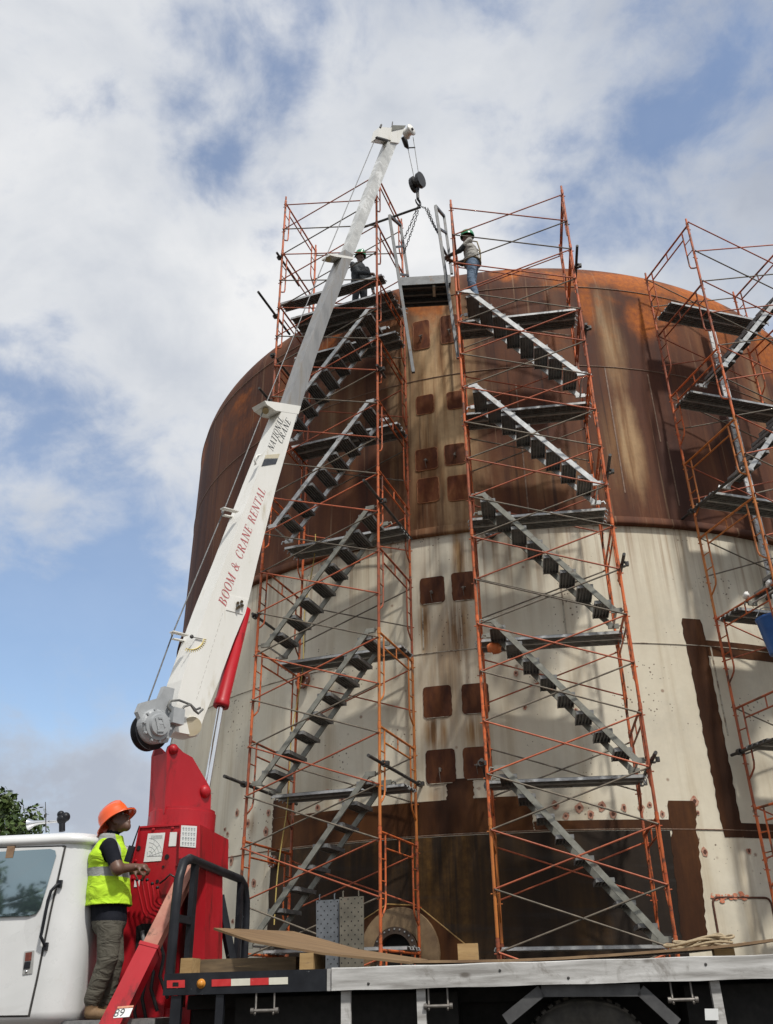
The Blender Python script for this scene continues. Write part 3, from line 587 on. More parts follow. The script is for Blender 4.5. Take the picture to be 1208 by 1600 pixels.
# rounded cut-out frame low on the right
a0, z1 = on_cyl(1112, 1402); a1, _ = on_cyl(1203, 1402); z0 = z1 - 1.5
fr = []
def rr_path(a0, a1, z0, z1, r, k=5):
    out = []
    for (ac, zc, s) in ((a1 - r/TR, z1 - r, 0), (a0 + r/TR, z1 - r, 90), (a0 + r/TR, z0 + r, 180), (a1 - r/TR, z0 + r, 270)):
        for i in range(k + 1):
            t = R_(s + 90 * i / k); out.append((ac + r * math.cos(t) / TR, zc + r * math.sin(t)))
    return out
pp = rr_path(a0, a1, z0, z1, 0.09); mb = MB(); mb.path([cp(a, z, TR + .008) for a, z in pp] + [cp(*pp[0], TR + .008)], 0.016, 6)
mb.build('access_frame', RUSTDOT, tank)
mb = MB()
for i in range(40):
    a = a0 + (a1 - a0) * rng.uniform(-.05, .6); z = z1 + rng.gauss(.02, .03); r = rng.uniform(.006, .022); n = 8
    mb.add([cp(a + r*math.cos(2*PI*j/n)*2/TR, z + r*math.sin(2*PI*j/n), TR + .0065 + i*.0002) for j in range(n)], [tuple(range(n))])
mb.build('marking_paint', mat('orange_marking', (0.62, 0.15, 0.06), (0.60, 0.28, 0.18), 25, 0.6), tank, kind='stuff')

# level gauge board with foot numbers
def text_mesh(txt, size, name='text'):
    cu = bpy.data.curves.new(name, 'FONT'); cu.body = txt; cu.size = size; cu.align_x = 'CENTER'; cu.align_y = 'CENTER'; cu.resolution_u = 3
    o = bpy.data.objects.new(name, cu); scene.collection.objects.link(o)
    dg = bpy.context.evaluated_depsgraph_get(); me = bpy.data.meshes.new_from_object(o.evaluated_get(dg))
    bpy.data.objects.remove(o); return me
def add_text(mb, txt, size, c, xd, yd, m=0):
    me = text_mesh(txt, size); c = V(c)
    mb.add([c + xd * v.co.x + yd * v.co.y for v in me.vertices], [tuple(p.vertices) for p in me.polygons], m)
    bpy.data.meshes.remove(me)
RG = TR + .22
ag, z17 = on_cyl(1191, 812, RG); ag2, _ = on_cyl(1106, 520, RG); ag = (ag + ag2) / 2
gout = cp(ag, 0, 1) - cp(ag, 0, 0); gs = V((math.cos(ag), math.sin(ag), 0)); FT = 0.3048
ztop = z17 + 15.6 * FT; zbot = z17 - 8 * FT
gb = MB(); gc = cp(ag, 0, RG); gb.obox(V((gc.x, gc.y, (ztop + zbot) / 2)), gs * .095, gout * .012, V((0, 0, (ztop - zbot) / 2)))
gauge = gb.build('gauge_board', mat('gauge_white', (0.56, 0.57, 0.57), (0.68, 0.68, 0.68), 4, 0.5, wear=(0.35, 0.27, 0.2), wscale=4), tank, label='white level gauge board with black foot numbers')
gt = MB()
for n in range(2, 25):
    z = z17 + (17 - n) * FT; p = V((gc.x, gc.y, z)) + gout * .0145
    add_text(gt, str(n), 0.15, p + gs * .012, gs, V((0, 0, 1)))
    for q in range(2):
        pz = p + V((0, 0, FT * (q / 2 - .5))); gt.obox(pz - gs * .07, gs * (.022 if q else .03), gout * .001, V((0, 0, .005)))
gt.build('gauge_numbers', LETTER_K, gauge)
for z in (z17 + 3 * FT, z17 + 11 * FT, z17 - 5 * FT):
    mb = MB(); p = V((gc.x, gc.y, z)); mb.bar(p - gout * .012, p - gout * .26, .05, .05); mb.build('bracket', DARKTUBE, gauge)
# ------------------------------------------------------------------ scaffold stair towers
TW, TD = 2.13, 1.52
def frame_mesh(h, mats):
    """end frame in the local y-z plane: two legs, header, inner arch tubes bending into the legs, short struts"""
    mb = MB(); r = 0.0225; ri = 0.0145
    for y in (0, TD): mb.tube((0, y, 0.0), (0, y, h - 0.004), r, 10)
    for y in (0, TD): mb.tube((0, y, h - 0.11), (0, y, h - 0.015), r * 1.22, 10)
    mb.tube((0, r, h - 0.075), (0, TD - r, h - 0.075), 0.019, 8)
    mb.tube((0, 0.20, h - 0.27), (0, TD - 0.20, h - 0.27), ri, 8)
    for s in (0, 1):
        f = lambda y: y if s == 0 else TD - y
        mb.path([(0, f(.20), h - .075), (0, f(.20), h - .95), (0, f(.175), h - 1.03), (0, f(.10), h - 1.10), (0, f(.018), h - 1.16)], ri, 8)
        for zz in (h - .42, h - .70): mb.tube((0, f(.018), zz), (0, f(.20), zz), 0.010, 6)
        for zz in (h - .18, h - .93): mb.tube((-.05, f(0), zz), (.05, f(0), zz), 0.009, 6)
    mb.tube((0, TD * .5, h - .075), (0, TD * .5, h - .27), ri * .8, 6)
    return mb.mesh('frame', mats)
def brace_mesh(h, m):
    mb = MB(); r = 0.0125
    mb.tube((-TW/2, -.032, 0), (TW/2, -.032, h), r, 7); mb.tube((-TW/2, -.045, h), (TW/2, -.045, 0), r, 7)
    mb.tube((0, -.060, h/2), (0, -.018, h/2), 0.012, 6)
    for sx in (-1, 1):
        for z in (0, h): mb.tube((sx * TW/2, -.062, z), (sx * TW/2, .01, z), 0.010, 6)
    return mb.mesh('cross_brace', m)
def plank_mesh(L=TW + .1, wd=.25):
    mb = MB(); t = .045; n = 5
    mb.box((-L/2, 0, -.006), (L/2, wd, 0))
    for y in (0, wd - .012): mb.box((-L/2, y, -t), (L/2, y + .012, -.0065), 1)
    for i in range(1, n): y = wd * i / n; mb.box((-L/2 + .02, y - .006, -t * .75), (L/2 - .02, y + .006, -.0065))
    k = 22
    for i in range(1, k): x = -L/2 + L * i / k; mb.box((x - .008, .0125, -t * .5), (x + .008, wd - .0125, -.007))
    for s in (-1, 1):
        for y in (.06, wd - .06): mb.path([(s * (L/2 - .03), y, -.02), (s * (L/2 + .02), y, -.01), (s * (L/2 + .035), y, -.05)], .010, 6)
    return mb.mesh('plank', [ALU, ALUB])
PLANK = plank_mesh()
def tread_mesh():
    mb = MB(); wd, dp = .60, .235
    mb.box((0, 0, -.005), (dp, wd, 0))
    for x in (0, dp - .012): mb.box((x, 0, -.055), (x + .012, wd, -.0055))
    for i in range(1, 5): x = dp * i / 5; mb.box((x - .006, .012, -.04), (x + .006, wd - .012, -.0055))
    for y in (0, wd - .008): mb.box((.0125, y, -.05), (dp - .0125, y + .008, -.0055))
    return mb.mesh('tread', ALU)
TREAD = tread_mesh()
def stringer_mesh(run, rise, m):
    mb = MB(); d = V((run, 0, rise)); L = d.length
    mb.bar((0, 0, 0), (run, 0, rise), .030, .078, (0, 0, 1)); mb.bar((-.10, 0, -.0), (.06, 0, -.0), .032, .07)
    mb.bar((run - .04, 0, rise), (run + .12, 0, rise), .032, .07)
    for x in (-.10, run + .12):
        z = 0 if x < 0 else rise
        mb.path([(x, 0, z), (x + (.05 if x > 0 else -.05), 0, z + .015), (x + (.07 if x > 0 else -.07), 0, z - .04)], .013, 6)
    return mb.mesh('stringer', m)
def coupler(mb, p, ax):
    mb.lathe(V(p) - V(ax) * .03, ax, [(.03, 0), (.048, 0), (.048, .06), (.03, .06)], 10, 0, False)
    mb.obox(V(p) + V((.05, 0, 0)), V((.025, 0, 0)), V((0, .03, 0)), V((0, 0, .03)))
def tower(label, cx, cy, yaw, base, h, nfr, levels, up, brace0, bh, nb, planks, amber=(), ties=(), stairs=None, back_every=2, tall_front=0.1):
    M = Matrix.Translation((cx, cy, 0)) @ Matrix.Rotation(yaw, 4, 'Z')
    t = thing('scaffold_tower', label, 'scaffold', M, 'scaffold stair towers around the tank')
    fm = frame_mesh(h, ORANGE); fa = fm.copy(); fa.materials[0] = AMBER; fr_ = fm.copy(); fr_.materials[0] = RUSTY
    for i in range(nfr):
        for sx in (-1, 1):
            link('frame', fa if (i, sx) in amber else (fr_ if (i * 7 + sx * 3 + int(cx * 10)) % 5 == 0 else fm), t, Matrix.Translation((sx * TW/2, 0, base + i * h)))
    bo, bg = brace_mesh(bh, BRACEO), brace_mesh(bh, BRACEG)
    for i in range(nb):
        link('cross_brace', bg if i % 2 else bo, t, Matrix.Translation((0, 0, brace0 + i * bh)))
        if i % back_every == 0: link('cross_brace', bo if i % 4 else bg, t, Matrix.Translation((0, TD, brace0 + i * bh)) @ Matrix.Rotation(PI, 4, 'Z'))
    for (lv, y0, k) in planks:
        for q in range(k): link('plank', PLANK, t, Matrix.Translation((0, y0 + q * .262, lv)))
    for a, b in zip(levels[:-1], levels[1:]):
        if stairs is not None and a not in stairs: continue
        rise = b - a - .02; run = 1.78
        st = MB(); st.tube((-.02, .08, .0), (-.02, .70, .0), .016, 6); st = link('stair', st.mesh('stair', ALUB), t, None)
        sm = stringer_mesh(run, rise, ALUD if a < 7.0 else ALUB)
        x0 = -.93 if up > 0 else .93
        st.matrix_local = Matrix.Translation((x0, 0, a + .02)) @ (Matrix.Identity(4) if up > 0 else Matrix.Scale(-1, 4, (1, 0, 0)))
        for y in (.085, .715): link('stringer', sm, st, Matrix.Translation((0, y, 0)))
        nt_ = 8
        for i in range(nt_):
            f = (i + .62) / nt_; link('tread', TREAD, st, Matrix.Translation((run * f - .10, .10, rise * f + .02)))
    for (x, z, y0, y1) in ties:
        mb = MB(); mb.tube((x, y0, z), (x, y1, z), .0245, 10)
        for y in (0.0, TD):
            if y0 < y < y1: coupler(mb, (x + (-.02 if x < 0 else .02), y, z), (0, 1, 0))
        link('tie_tube', mb.mesh('tie_tube', DARKTUBE), t)
    for sx in (-1, 1):
        for y in (0, TD):
            mb = MB(); mb.tube((sx*TW/2, y, .03), (sx*TW/2, y, base + .05), .018, 8); mb.box((sx*TW/2 - .075, y - .075, -.02), (sx*TW/2 + .075, y + .075, .035))
            mb.lathe((sx*TW/2, y, base - .03), (0,0,1), [(.018, 0), (.045, 0), (.045, .025), (.018, .025)], 8, 0, False)
            link('base_jack', mb.mesh('base_jack', STEEL), t)
            mb = MB(); top = base + nfr * h; mb.tube((sx*TW/2, y, top - .02), (sx*TW/2, y, top + tall_front), .019, 8)
            link('top_pin', mb.mesh('top_pin', ORANGE), t)
    return t, M
L1 = [1.65, 3.84, 6.03, 8.22, 10.41, 12.60]
L2 = [1.60, 3.745, 5.89, 8.035, 10.18, 12.32]
L3 = [0.3, 2.30, 4.35, 6.45, 8.60, 10.75, 12.90]
YB = .86
t1, M1 = tower('orange scaffold stair tower behind the crane boom, leftmost of three', -1.132, 13.041, R_(-20.95), .185, 1.462, 11, L1, +1, .74, .731, 21,
      [(l, YB, 2) for l in L1] + [(13.45, YB - .26, 3)], amber={(2, 1), (3, 1)}, tall_front=.12,
      ties=((-TW/2 - .05, 13.0, -.75, .6), (-TW/2 - .05, 12.0, -.05, 1.0), (-TW/2 - .05, 10.9, -.45, .3), (-TW/2 - .05, 14.6, -.15, .9), (-TW/2 - .05, 6.55, -.12, 1.2), (TW/2 + .05, 8.25, -.75, 1.5), (TW/2 + .05, 3.95, -.55, 1.75), (-TW/2 - .05, 3.85, -.6, 1.75), (TW/2 + .05, 11.0, -.15, .25)))
link('plank', PLANK, t1, Matrix.Translation((.0, .12, 13.45)))
link('plank', PLANK, t1, Matrix.Translation((.0, 1.47, 13.52)) @ Matrix.Rotation(R_(80), 4, 'X'))
mbx = MB(); mbx.tube((.55, .05, 14.78), (1.98, .10, 14.92), .0245, 10); link('tie_tube', mbx.mesh('tie_tube', DARKTUBE), t1)
t2, M2 = tower('orange scaffold stair tower with a worker in a green helmet near its top', 2.370, 11.850, R_(-8.4), .24, 1.4294, 10, L2, -1, .79, .7147, 19,
      [(l, YB, 2) for l in L2], amber={(1, -1)},
      ties=((TW/2 + .05, 12.55, -.5, .35), (TW/2 + .05, 11.1, -.12, .25), (TW/2 + .05, 8.2, -.5, .3), (TW/2 + .05, 6.6, -.35, .6), (TW/2 + .05, 3.75, -.4, 1.7), (-TW/2 - .05, 3.80, -.2, 1.75)))
c3, s3 = math.cos(R_(16.1)), math.sin(R_(16.1))
t3, M3 = tower('orange scaffold stair tower cut off by the right edge of the photo', 5.91 + c3 * TW/2, 12.21 + s3 * TW/2, R_(16.1), .49, 1.52, 9, L3, +1, 1.22, .76, 17,
      [(l, YB, 2) for l in L3[1:]], amber={(4, -1), (5, -1), (6, 1)},
      ties=((-TW/2 - .05, 8.55, .3, 2.0), (-TW/2 - .05, 4.3, -.3, 1.75)))
# ------------------------------------------------------------------ boom truck
YAW, TILT = R_(-7.0), 0.0148
tu = V((math.cos(YAW) * math.cos(TILT), math.sin(YAW) * math.cos(TILT), math.sin(TILT)))
tn = V((-math.sin(YAW), math.cos(YAW), 0)); tw = tu.cross(tn).normalized()
TP0 = V((0, 7.875, 0)); MT = Matrix.Identity(4)
for i in range(3): MT[i][0] = tu[i]; MT[i][1] = tn[i]; MT[i][2] = tw[i]; MT[i][3] = TP0[i]
def tp(px, py, d=0.0): return on_plane(px, py, TP0 + tn * d, tn)
def tl(x, y, z): return MT @ V((x, y, z))
def loc(p): return MT.inverted() @ p
truck = thing('boom_truck', 'white cab flatbed truck carrying a red and white telescopic crane', 'crane truck', MT)
# --- flatbed
zr = loc(tp(600, 1511)).z; zb = loc(tp(600, 1546)).z; xs0 = loc(tp(258, 1540)).x; xs1 = loc(tp(517, 1532)).x; xE = 4.4
mb = MB()
mb.prism([tl(xs0, 0, zr), tl(xs1, 0, zr), tl(xs1, 0, zb), tl(xs0, 0, zb)], tn * .012)
mb.prism([tl(xs0, .0125, zr), tl(xE, .0125, zr), tl(xE, .0125, zr - .012), tl(xs0, .0125, zr - .012)], tn * .07)
mb.prism([tl(xs0, .0125, zb), tl(xs1, .0125, zb), tl(xs1, .0125, zb + .012), tl(xs0, .0125, zb + .012)], tn * .06)
mb.prism([tl(xs0, .0, zr), tl(xs0, 2.4, zr), tl(xs0, 2.4, zb), tl(xs0, .0, zb)], -tu * .014)
mb.prism([tl(xs0, 2.388, zr), tl(xE, 2.388, zr), tl(xE, 2.388, zb), tl(xs0, 2.388, zb)], tn * .012)
for i in range(14):
    x = xs0 + .15 + i * (xE - xs0 - .2) / 13; mb.prism([tl(x, .09, zr - .05), tl(x + .07, .09, zr - .05), tl(x + .07, .09, zb + .02), tl(x, .09, zb + .02)], tn * 2.28)
bed = mb.build('flatbed_frame', BLACK, truck)
for i in range(10):
    y = .088 + i * .2295; db = MB(); db.prism([tl(xs0 + .01, y, zr - .048), tl(xE, y, zr - .048), tl(xE, y, zr - .013), tl(xs0 + .01, y, zr - .013)], tn * .222); db.build('deck_board', OLDWOOD, bed)
mb = MB(); n = 24; rows = []
for i in range(n + 1):
    x = xs1 + .012 + (xE - xs1) * i / n; wv = .003 * math.sin(i * 1.7)
    rows.append([tl(x, -.036, zb + wv), tl(x, .0, zb + wv), tl(x, .0, zr + .006 - wv), tl(x, -.03, zr + .006 - wv), tl(x, -.036, zr - wv)])
mb.loft(rows, 0, True, True, False); sr = mb.build('side_board', OLDWOOD, truck, label='long grey weathered board along the edge of the flatbed')
mb = MB()
for i in range(6):
    c = tl(xs1 + .31 + i * .87 + .2 * math.sin(i * 2.1), -.0365, (zr + zb)/2 + (.03 if i % 2 else -.035)); mb.lathe(c, -tn, [(0.011, 0), (0.011, .004), (.006, .007), (0.001, .007)], 8, 0, False)
mb.build('bolt', DARKTUBE, sr)
mb = MB(); mb.obox(tl(xs1 - .012, .012, (zr + zb)/2), tu * .016, tn * .03, tw * (zr - zb) * .5); mb.build('end_block', OLDWOOD, sr)
def sticker(px0, py0, px1, py1, m, d=-.002, name='reflector', parent=bed, th=.003):
    mb = MB(); mb.prism([tp(px0, py0, d), tp(px1, py0 - (px1 - px0) * .032, d), tp(px1, py1 - (px1 - px0) * .032, d), tp(px0, py1, d)], -tn * th); return mb.build(name, m, parent)
sticker(261, 1532, 289, 1544, REFL_R); sticker(270, 1535, 279, 1541, DARKHOLE, -.0055, 'reflector_hole')
for (a, b, m_) in ((331, 361, REFL_R), (361.3, 391, REFL_W), (391.3, 420, REFL_R), (420.3, 450, REFL_W)): sticker(a, 1530.5 - (a - 331) * .032, b, 1541.5 - (a - 331) * .032, m_)
mb = MB(); mb.lathe(tp(314.5, 1537, -.001), -tn, [(.036, 0), (.036, .006), (.028, .008), (.027, .018), (.018, .028), (.001, .031)], 18)
mb.build('marker_lamp', mat('amber_lens', (0.55, 0.20, 0.02), (0.62, 0.27, 0.04), 25, 0.25), bed)
# stake pockets, hangers and props under the deck edge
for (x0, x1, m_) in ((533, 548, OLDWOOD), (651, 665, OLDWOOD), (1113, 1128, OLDWOOD), (268, 284, BLACK), (338, 350, BLACK)):
    mb = MB(); a = loc(tp(x0, 1556, .02)); b = loc(tp(x1, 1556, .02)); mb.prism([tl(a.x, .015, zb - .004), tl(b.x, .015, zb - .004), tl(b.x, .015, .55), tl(a.x, .015, .55)], tn * .05); mb.build('prop', m_, truck)
for px in (414, 684, 1066):
    mb = MB(); a = loc(tp(px, 1552)); x = a.x
    for s in (-1, 1): mb.path([tl(x + s*.075, .02, zb), tl(x + s*.075, .02, zb - .13), tl(x + s*.075, -.01, zb - .15)], .009, 6)
    mb.tube(tl(x - .11, .01, zb - .125), tl(x + .11, .01, zb - .125), .013, 8)
    for s in (-1, 1): mb.tube(tl(x + s*.10 - .012, .01, zb - .125), tl(x + s*.10 + .012, .01, zb - .125), .024, 6)
    mb.build('rail_hook', mat('dull_steel', (0.13, 0.12, 0.11), (0.24, 0.22, 0.2), 14, 0.5, 0.5), truck)
# mudguard bracket and wheels
mb = MB(); q = [(790, 1594), (846, 1548), (1000, 1547), (1058, 1600)]
P = [tp(*a, .04) for a in q]
for a, b in zip(P[:-1], P[1:]): mb.bar(a, b, .05, .085, tw)
mb.build('mudguard_bracket', mat('guard_grey', (0.045, 0.045, 0.047), (0.08, 0.08, 0.08), 9, 0.6, 0, 0.05, wear=(0.3, 0.3, 0.3), wscale=20, wlo=0.68, whi=0.72), truck)
wx = loc(tp(916, 1575)).x
def wheel(x, y, side, r=.515):
    mb = MB(); c = tl(x, y, r); ax = tn * side
    mb.lathe(c, ax, [(.27, -.02), (.30, .0), (.40, .012), (.47, .004), (.505, -.03), (r, -.06), (r, -.20), (.505, -.235), (.45, -.262), (.28, -.25)], 48)
    for i in range(48):
        t = 2*PI*i/48; e = tu * math.cos(t) + tw * math.sin(t); tt = tu * -math.sin(t) + tw * math.cos(t)
        for (o, dz) in ((-.075, .0), (-.185, .03)): mb.obox(c + e * (r + .004) + ax * o, tt * .02, ax * .03, e * .01)
    o = mb.build('wheel', RUBBER, truck)
    rb = MB(); rb.lathe(c, ax, [(.285, -.02), (.27, -.03), (.25, -.10), (.20, -.14), (.11, -.145), (.105, -.05), (.08, -.03), (.001, -.03)], 32)
    for i in range(8):
        t = 2*PI*i/8; e = tu * math.cos(t) + tw * math.sin(t); rb.tube(c + e * .165 + ax * -.145, c + e * .165 + ax * -.11, .014, 6)
    rb.build('rim', mat('rim_grey', (0.16, 0.16, 0.155), (0.26, 0.25, 0.24), 9, 0.55, 0.2), o)
for (y, s) in ((.16, -1), (.44, -1), (2.24, 1), (1.96, 1)): wheel(wx, y, s)
xc = loc(tp(137, 1330)).x
for (y, s) in ((.12, -1), (2.28, 1)): wheel(xc - 2.6, y, s)
# chassis, tool boxes and hydraulic tank under the bed
mb = MB()
for y in (.78, 1.54): mb.prism([tl(xc - 3.2, y, 1.0), tl(xE, y, 1.0), tl(xE, y, .74), tl(xc - 3.2, y, .74)], tn * .08)
for i in range(9): x = xc + .2 + i * .75; mb.prism([tl(x, .86, .95), tl(x + .08, .86, .95), tl(x + .08, .86, .8), tl(x, .86, .8)], tn * .68)
mb.tube(tl(wx, .3, .515), tl(wx, 2.1, .515), .075, 12); mb.ball(tl(wx, 1.2, .515), .19)
mb.prism([tl(xs0, .6, zb - .002), tl(xE, .6, zb - .002), tl(xE, .6, 1.004), tl(xs0, .6, 1.004)], tn * 1.2)
mb.build('chassis', mat('chassis_black', (0.006, 0.006, 0.006), (0.014, 0.013, 0.012), 9, 0.8), truck)
for (x0, x1, y0, y1) in ((xs0 + .35, wx - .75, 1.75, 2.3), (xs0 + .5, wx - 1.0, .35, .74), (wx + .75, xE - .1, 1.75, 2.3), (wx + .8, xE - .3, .3, .72)):
    mb = MB(); mb.prism([tl(x0, y0, zb - .03), tl(x1, y0, zb - .03), tl(x1, y0, .5), tl(x0, y0, .5)], tn * (y1 - y0)); ob = mb.build('tool_box', MATS['chassis_black'], truck)
    hb2 = MB(); hb2.tube(tl((x0 + x1)/2 - .08, y0 - .02, .78), tl((x0 + x1)/2 + .08, y0 - .02, .78), .012, 6); hb2.build('latch', DARKTUBE, ob)
# small stickers hanging near the mudguard
lb = MB(); a = tp(1101, 1577, .0); lb.prism([tp(1101, 1576, .012), tp(1122, 1576, .012), tp(1123, 1594, .012), tp(1102, 1594, .012)], -tn * .003); ls = lb.build('sticker', STICKER, truck)
# --- cab
def rrect(x0, x1, y0, y1, r, z, k=6):
    out = []
    for (cx, cy, s) in ((x1 - r, y1 - r, 0), (x0 + r, y1 - r, 90), (x0 + r, y0 + r, 180), (x1 - r, y0 + r, 270)):
        for i in range(k + 1):
            t = R_(s + 90 * i / k); out.append(tl(cx + r * math.cos(t), cy + r * math.sin(t), z))
    return out
zroof = loc(tp(120, 1298)).z; zcap = loc(tp(120, 1314)).z; zcb = loc(tp(60, 1592)).z
mb = MB(); x0c = xc - 2.1
secs = [(zcb - .05, .07, .22), (zcb, .0, .25), (zcb + .05, -.004, .26), (zcb + .8, 0.0, .27), (zcap - .35, .014, .27), (zcap, .035, .27)]
mb.loft([rrect(x0c, xc - i * .6, i, 2.3 - i, r, z) for (z, i, r) in secs]); cab = mb.build('cab', CABWHITE, truck)
mb = MB(); caps = [(zcap - .012, .03, .27), (zcap + .0, .004, .28), (zcap + .045, .004, .28), (zroof - .03, .03, .28), (zroof, .075, .25), (zroof + .03, .25, .3), (zroof + .045, .6, .3)]
mb.loft([rrect(x0c, xc - i * .8 + .012, i, 2.3 - i, r, z, 8) for (z, i, r) in caps]); mb.build('roof_cap', CABWHITE, cab)
# door: a panel standing a few millimetres proud, with its dark shut line, window and handle
SEAL = mat('door_seal', (0.02, 0.02, 0.02), (0.06, 0.055, 0.05), 9, 0.7)
def cabpt(px, py, off=0.0):
    p = loc(tp(px, py)); z = p.z
    ins = 0.0
    for (za, ia, _), (zb_, ib, _) in zip(secs[:-1], secs[1:]):
        if za <= z <= zb_: ins = ia + (ib - ia) * (z - za) / (zb_ - za)
    return tl(p.x, ins - off, z)
def cabpoly(pts, off, th, name, m, parent, sub=6):
    """panel following the slightly tilted cab side"""
    dense = []
    for a, b in zip(pts, pts[1:] + pts[:1]):
        for i in range(sub): dense.append((a[0] + (b[0]-a[0])*i/sub, a[1] + (b[1]-a[1])*i/sub))
    mb = MB(); mb.prism([cabpt(x, y, off) for x, y in dense], -tn * th); return mb.build(name, m, parent)
gap = [(-160, 1327), (98.5, 1320), (101, 1321), (60, 1530), (47, 1589), (-180, 1592)]
cabpoly(gap, -.004, .0065, 'door_gap', SEAL, cab)
dr = [(-158, 1329), (95, 1322.5), (98, 1324), (57, 1530), (44.5, 1586), (-178, 1589)]
# the door is built as a frame around the window opening
win = [(-150, 1342), (74, 1329), (82, 1331.5), (84, 1340), (62, 1415), (55, 1425), (44, 1428.5), (-158, 1436)]
door = cabpoly(dr, .0028, .009, 'door', CABWHITE, cab)
def grow(poly, g):
    cx = sum(p[0] for p in poly)/len(poly); cy = sum(p[1] for p in poly)/len(poly)
    return [(p[0] + math.copysign(g, p[0]-cx) * (1 if abs(p[0]-cx) > 40 else .6), p[1] + math.copysign(g, p[1]-cy)) for p in poly]
cabpoly(win, .0122, .003, 'window_seal', SEAL, door)
GLASS = bpy.data.materials.new('cab_glass'); GLASS.use_nodes = True
gb_ = GLASS.node_tree.nodes['Principled BSDF']; gb_.inputs['Metallic'].default_value = 0.85; gb_.inputs['Base Color'].default_value = (0.20, 0.285, 0.32, 1); gb_.inputs['Roughness'].default_value = 0.03; gb_.inputs['Specular IOR Level'].default_value = 1.0; gb_.inputs['Coat Weight'].default_value = 1.0; gb_.inputs['Coat Roughness'].default_value = 0.02; gb_.inputs['IOR'].default_value = 1.9
cabpoly(grow(win, -3.0), .0155, .0015, 'window', GLASS, door)
hd = [(40, 1487), (55, 1485), (52, 1521), (37, 1523)]
hnd = cabpoly(hd, .0125, .004, 'handle', mat('handle_grey', (0.30, 0.30, 0.29), (0.4, 0.4, 0.39), 9, 0.4), door)
cabpoly([(42, 1489), (52, 1487.5), (50.5, 1501), (41, 1502)], .017, .004, 'handle_pad', mat('handle_red', (0.10, 0.022, 0.015), (0.20, 0.05, 0.03), 40, 0.5), hnd)
cabpoly([(40.5, 1503.5), (50, 1502.5), (48.5, 1513), (39, 1514)], .017, .006, 'handle_pull', BLACK, hnd)
mb = MB(); mb.lathe(cabpt(43, 1518, .017), -tn, [(.011, 0), (.011, .004), (.001, .005)], 12); mb.build('lock', CHROME, hnd)
gp = [(93.5, 1381, .012), (91, 1384, .05), (84, 1393, .06), (79.5, 1408, .06), (71, 1455, .06), (69, 1464, .06), (72, 1472, .05), (72.5, 1479, .012)]
mb = MB(); mb.path([cabpt(x, y, o) for x, y, o in gp], .0135, 8)
for (x, y) in ((93.5, 1381), (72.5, 1479)): mb.obox(cabpt(x, y, .012), tu * .018, tn * .014, tw * .03)
mb.build('grab_bar', BLACK, cab)
mb = MB()
for x, y, r in ((10, 1318, 1), ): mb.obox(cabpt(15, 1331, .016), tu * .035, tn * .008, tw * .05)
mb.build('mirror_mount', mat('rusty_mount', (0.20, 0.12, 0.07), (0.3, 0.2, 0.12), 15, 0.6), cab)
# roof: air horn, marker lamp bracket, aerial
mb = MB(); h0 = tp(92, 1283, .5); h1 = tp(62, 1285, .5); h2 = tp(45, 1288, .5)
mb.path([h0, h1, h1 + (h2-h1)*.5, h2], [.014, .018, .026, .055], 14); mb.build('air_horn', CHROME, cab)
mb = MB()
c = tp(97, 1280, .5); mb.ball(c, .05); mb.ball(c + V((.03, 0, .02)), .045); mb.ball(c + V((-.02, 0, .045)), .035); mb.tube(c, tp(97, 1299, .5), .03, 8); mb.build('beacon', BLACK, cab)
mb = MB(); mb.tube(tp(72, 1300, .45), tp(71, 1253, .45), .006, 6, r2=.003); mb.build('aerial', DARKTUBE, cab)

# --- crane pedestal and turret
def px_prism(pts, d, depth, m, name, parent, mats=None):
    mb = MB(); mb.prism([tp(x, y, d) for x, y in pts], tn * depth); return mb.build(name, m, parent)
ped = px_prism([(218, 1291), (283, 1286.5), (283, 1340), (281, 1348), (272, 1420), (262, 1520), (250, 1640), (150, 1640), (176, 1552), (195, 1445), (207, 1350)], .72, .85, RED, 'pedestal', truck)
px_prism([(281, 1287), (313, 1288.5), (311.5, 1345), (279, 1341)], .66, .95, RED, 'head_box', ped)
px_prism([(296, 1345), (322, 1346), (318, 1640), (288, 1640)], .86, .55, RED, 'column', ped)
px_prism([(268, 1400), (285, 1400), (280, 1640), (258, 1640)], 1.2, .35, RED, 'column', ped)
mb = MB(); mb.bar(tp(343, 1400, 1.5), tp(362, 1500, 1.7), .05, .09, tw); mb.build('brace', BLACK, ped)
mb = MB(); mb.prism([tp(213, 1448, .715), tp(222, 1443, .715), tp(243, 1444, .715), tp(246, 1449, .715), tp(243, 1500, .715), tp(232, 1508, .715), tp(212, 1492, .715)], -tn * .003); mb.build('cut_out', DARKHOLE, ped)
mb = MB(); mb.path([tp(222, 1455, .70), tp(225, 1475, .69), tp(233, 1490, .69), tp(238, 1470, .70)], .02, 8); mb.build('hose', mat('hose_grey', (0.12, 0.12, 0.12), (0.2, 0.2, 0.2), 9, 0.5), ped)
for (x, y, r) in ((261, 1338.5, .022), (217, 1325, .02), (255, 1354, .011), (246, 1377, .016)):
    mb = MB(); mb.lathe(tp(x, y, .7165), -tn, [(r, 0), (r, .004), (0.001, .004)], 14, 0, False); mb.build('port', DARKHOLE, ped)
def chart(pts, name, lines):
    mb = MB(); mb.prism([tp(x, y, lines[0]) for x, y in pts], -tn * .0025); o = mb.build(name, STICKER, ped); return o
lc = chart([(231.5, 1302.5), (258.5, 1301), (252, 1345), (224.5, 1347)], 'load_chart', (.7165,))
mb = MB()
def line(mb, x0, y0, x1, y1, d, wd=.002):
    a = tp(x0, y0, d); b = tp(x1, y1, d); mb.bar(a, b, .0012, wd, tn.cross(b - a))
cx, cy = 233, 1338
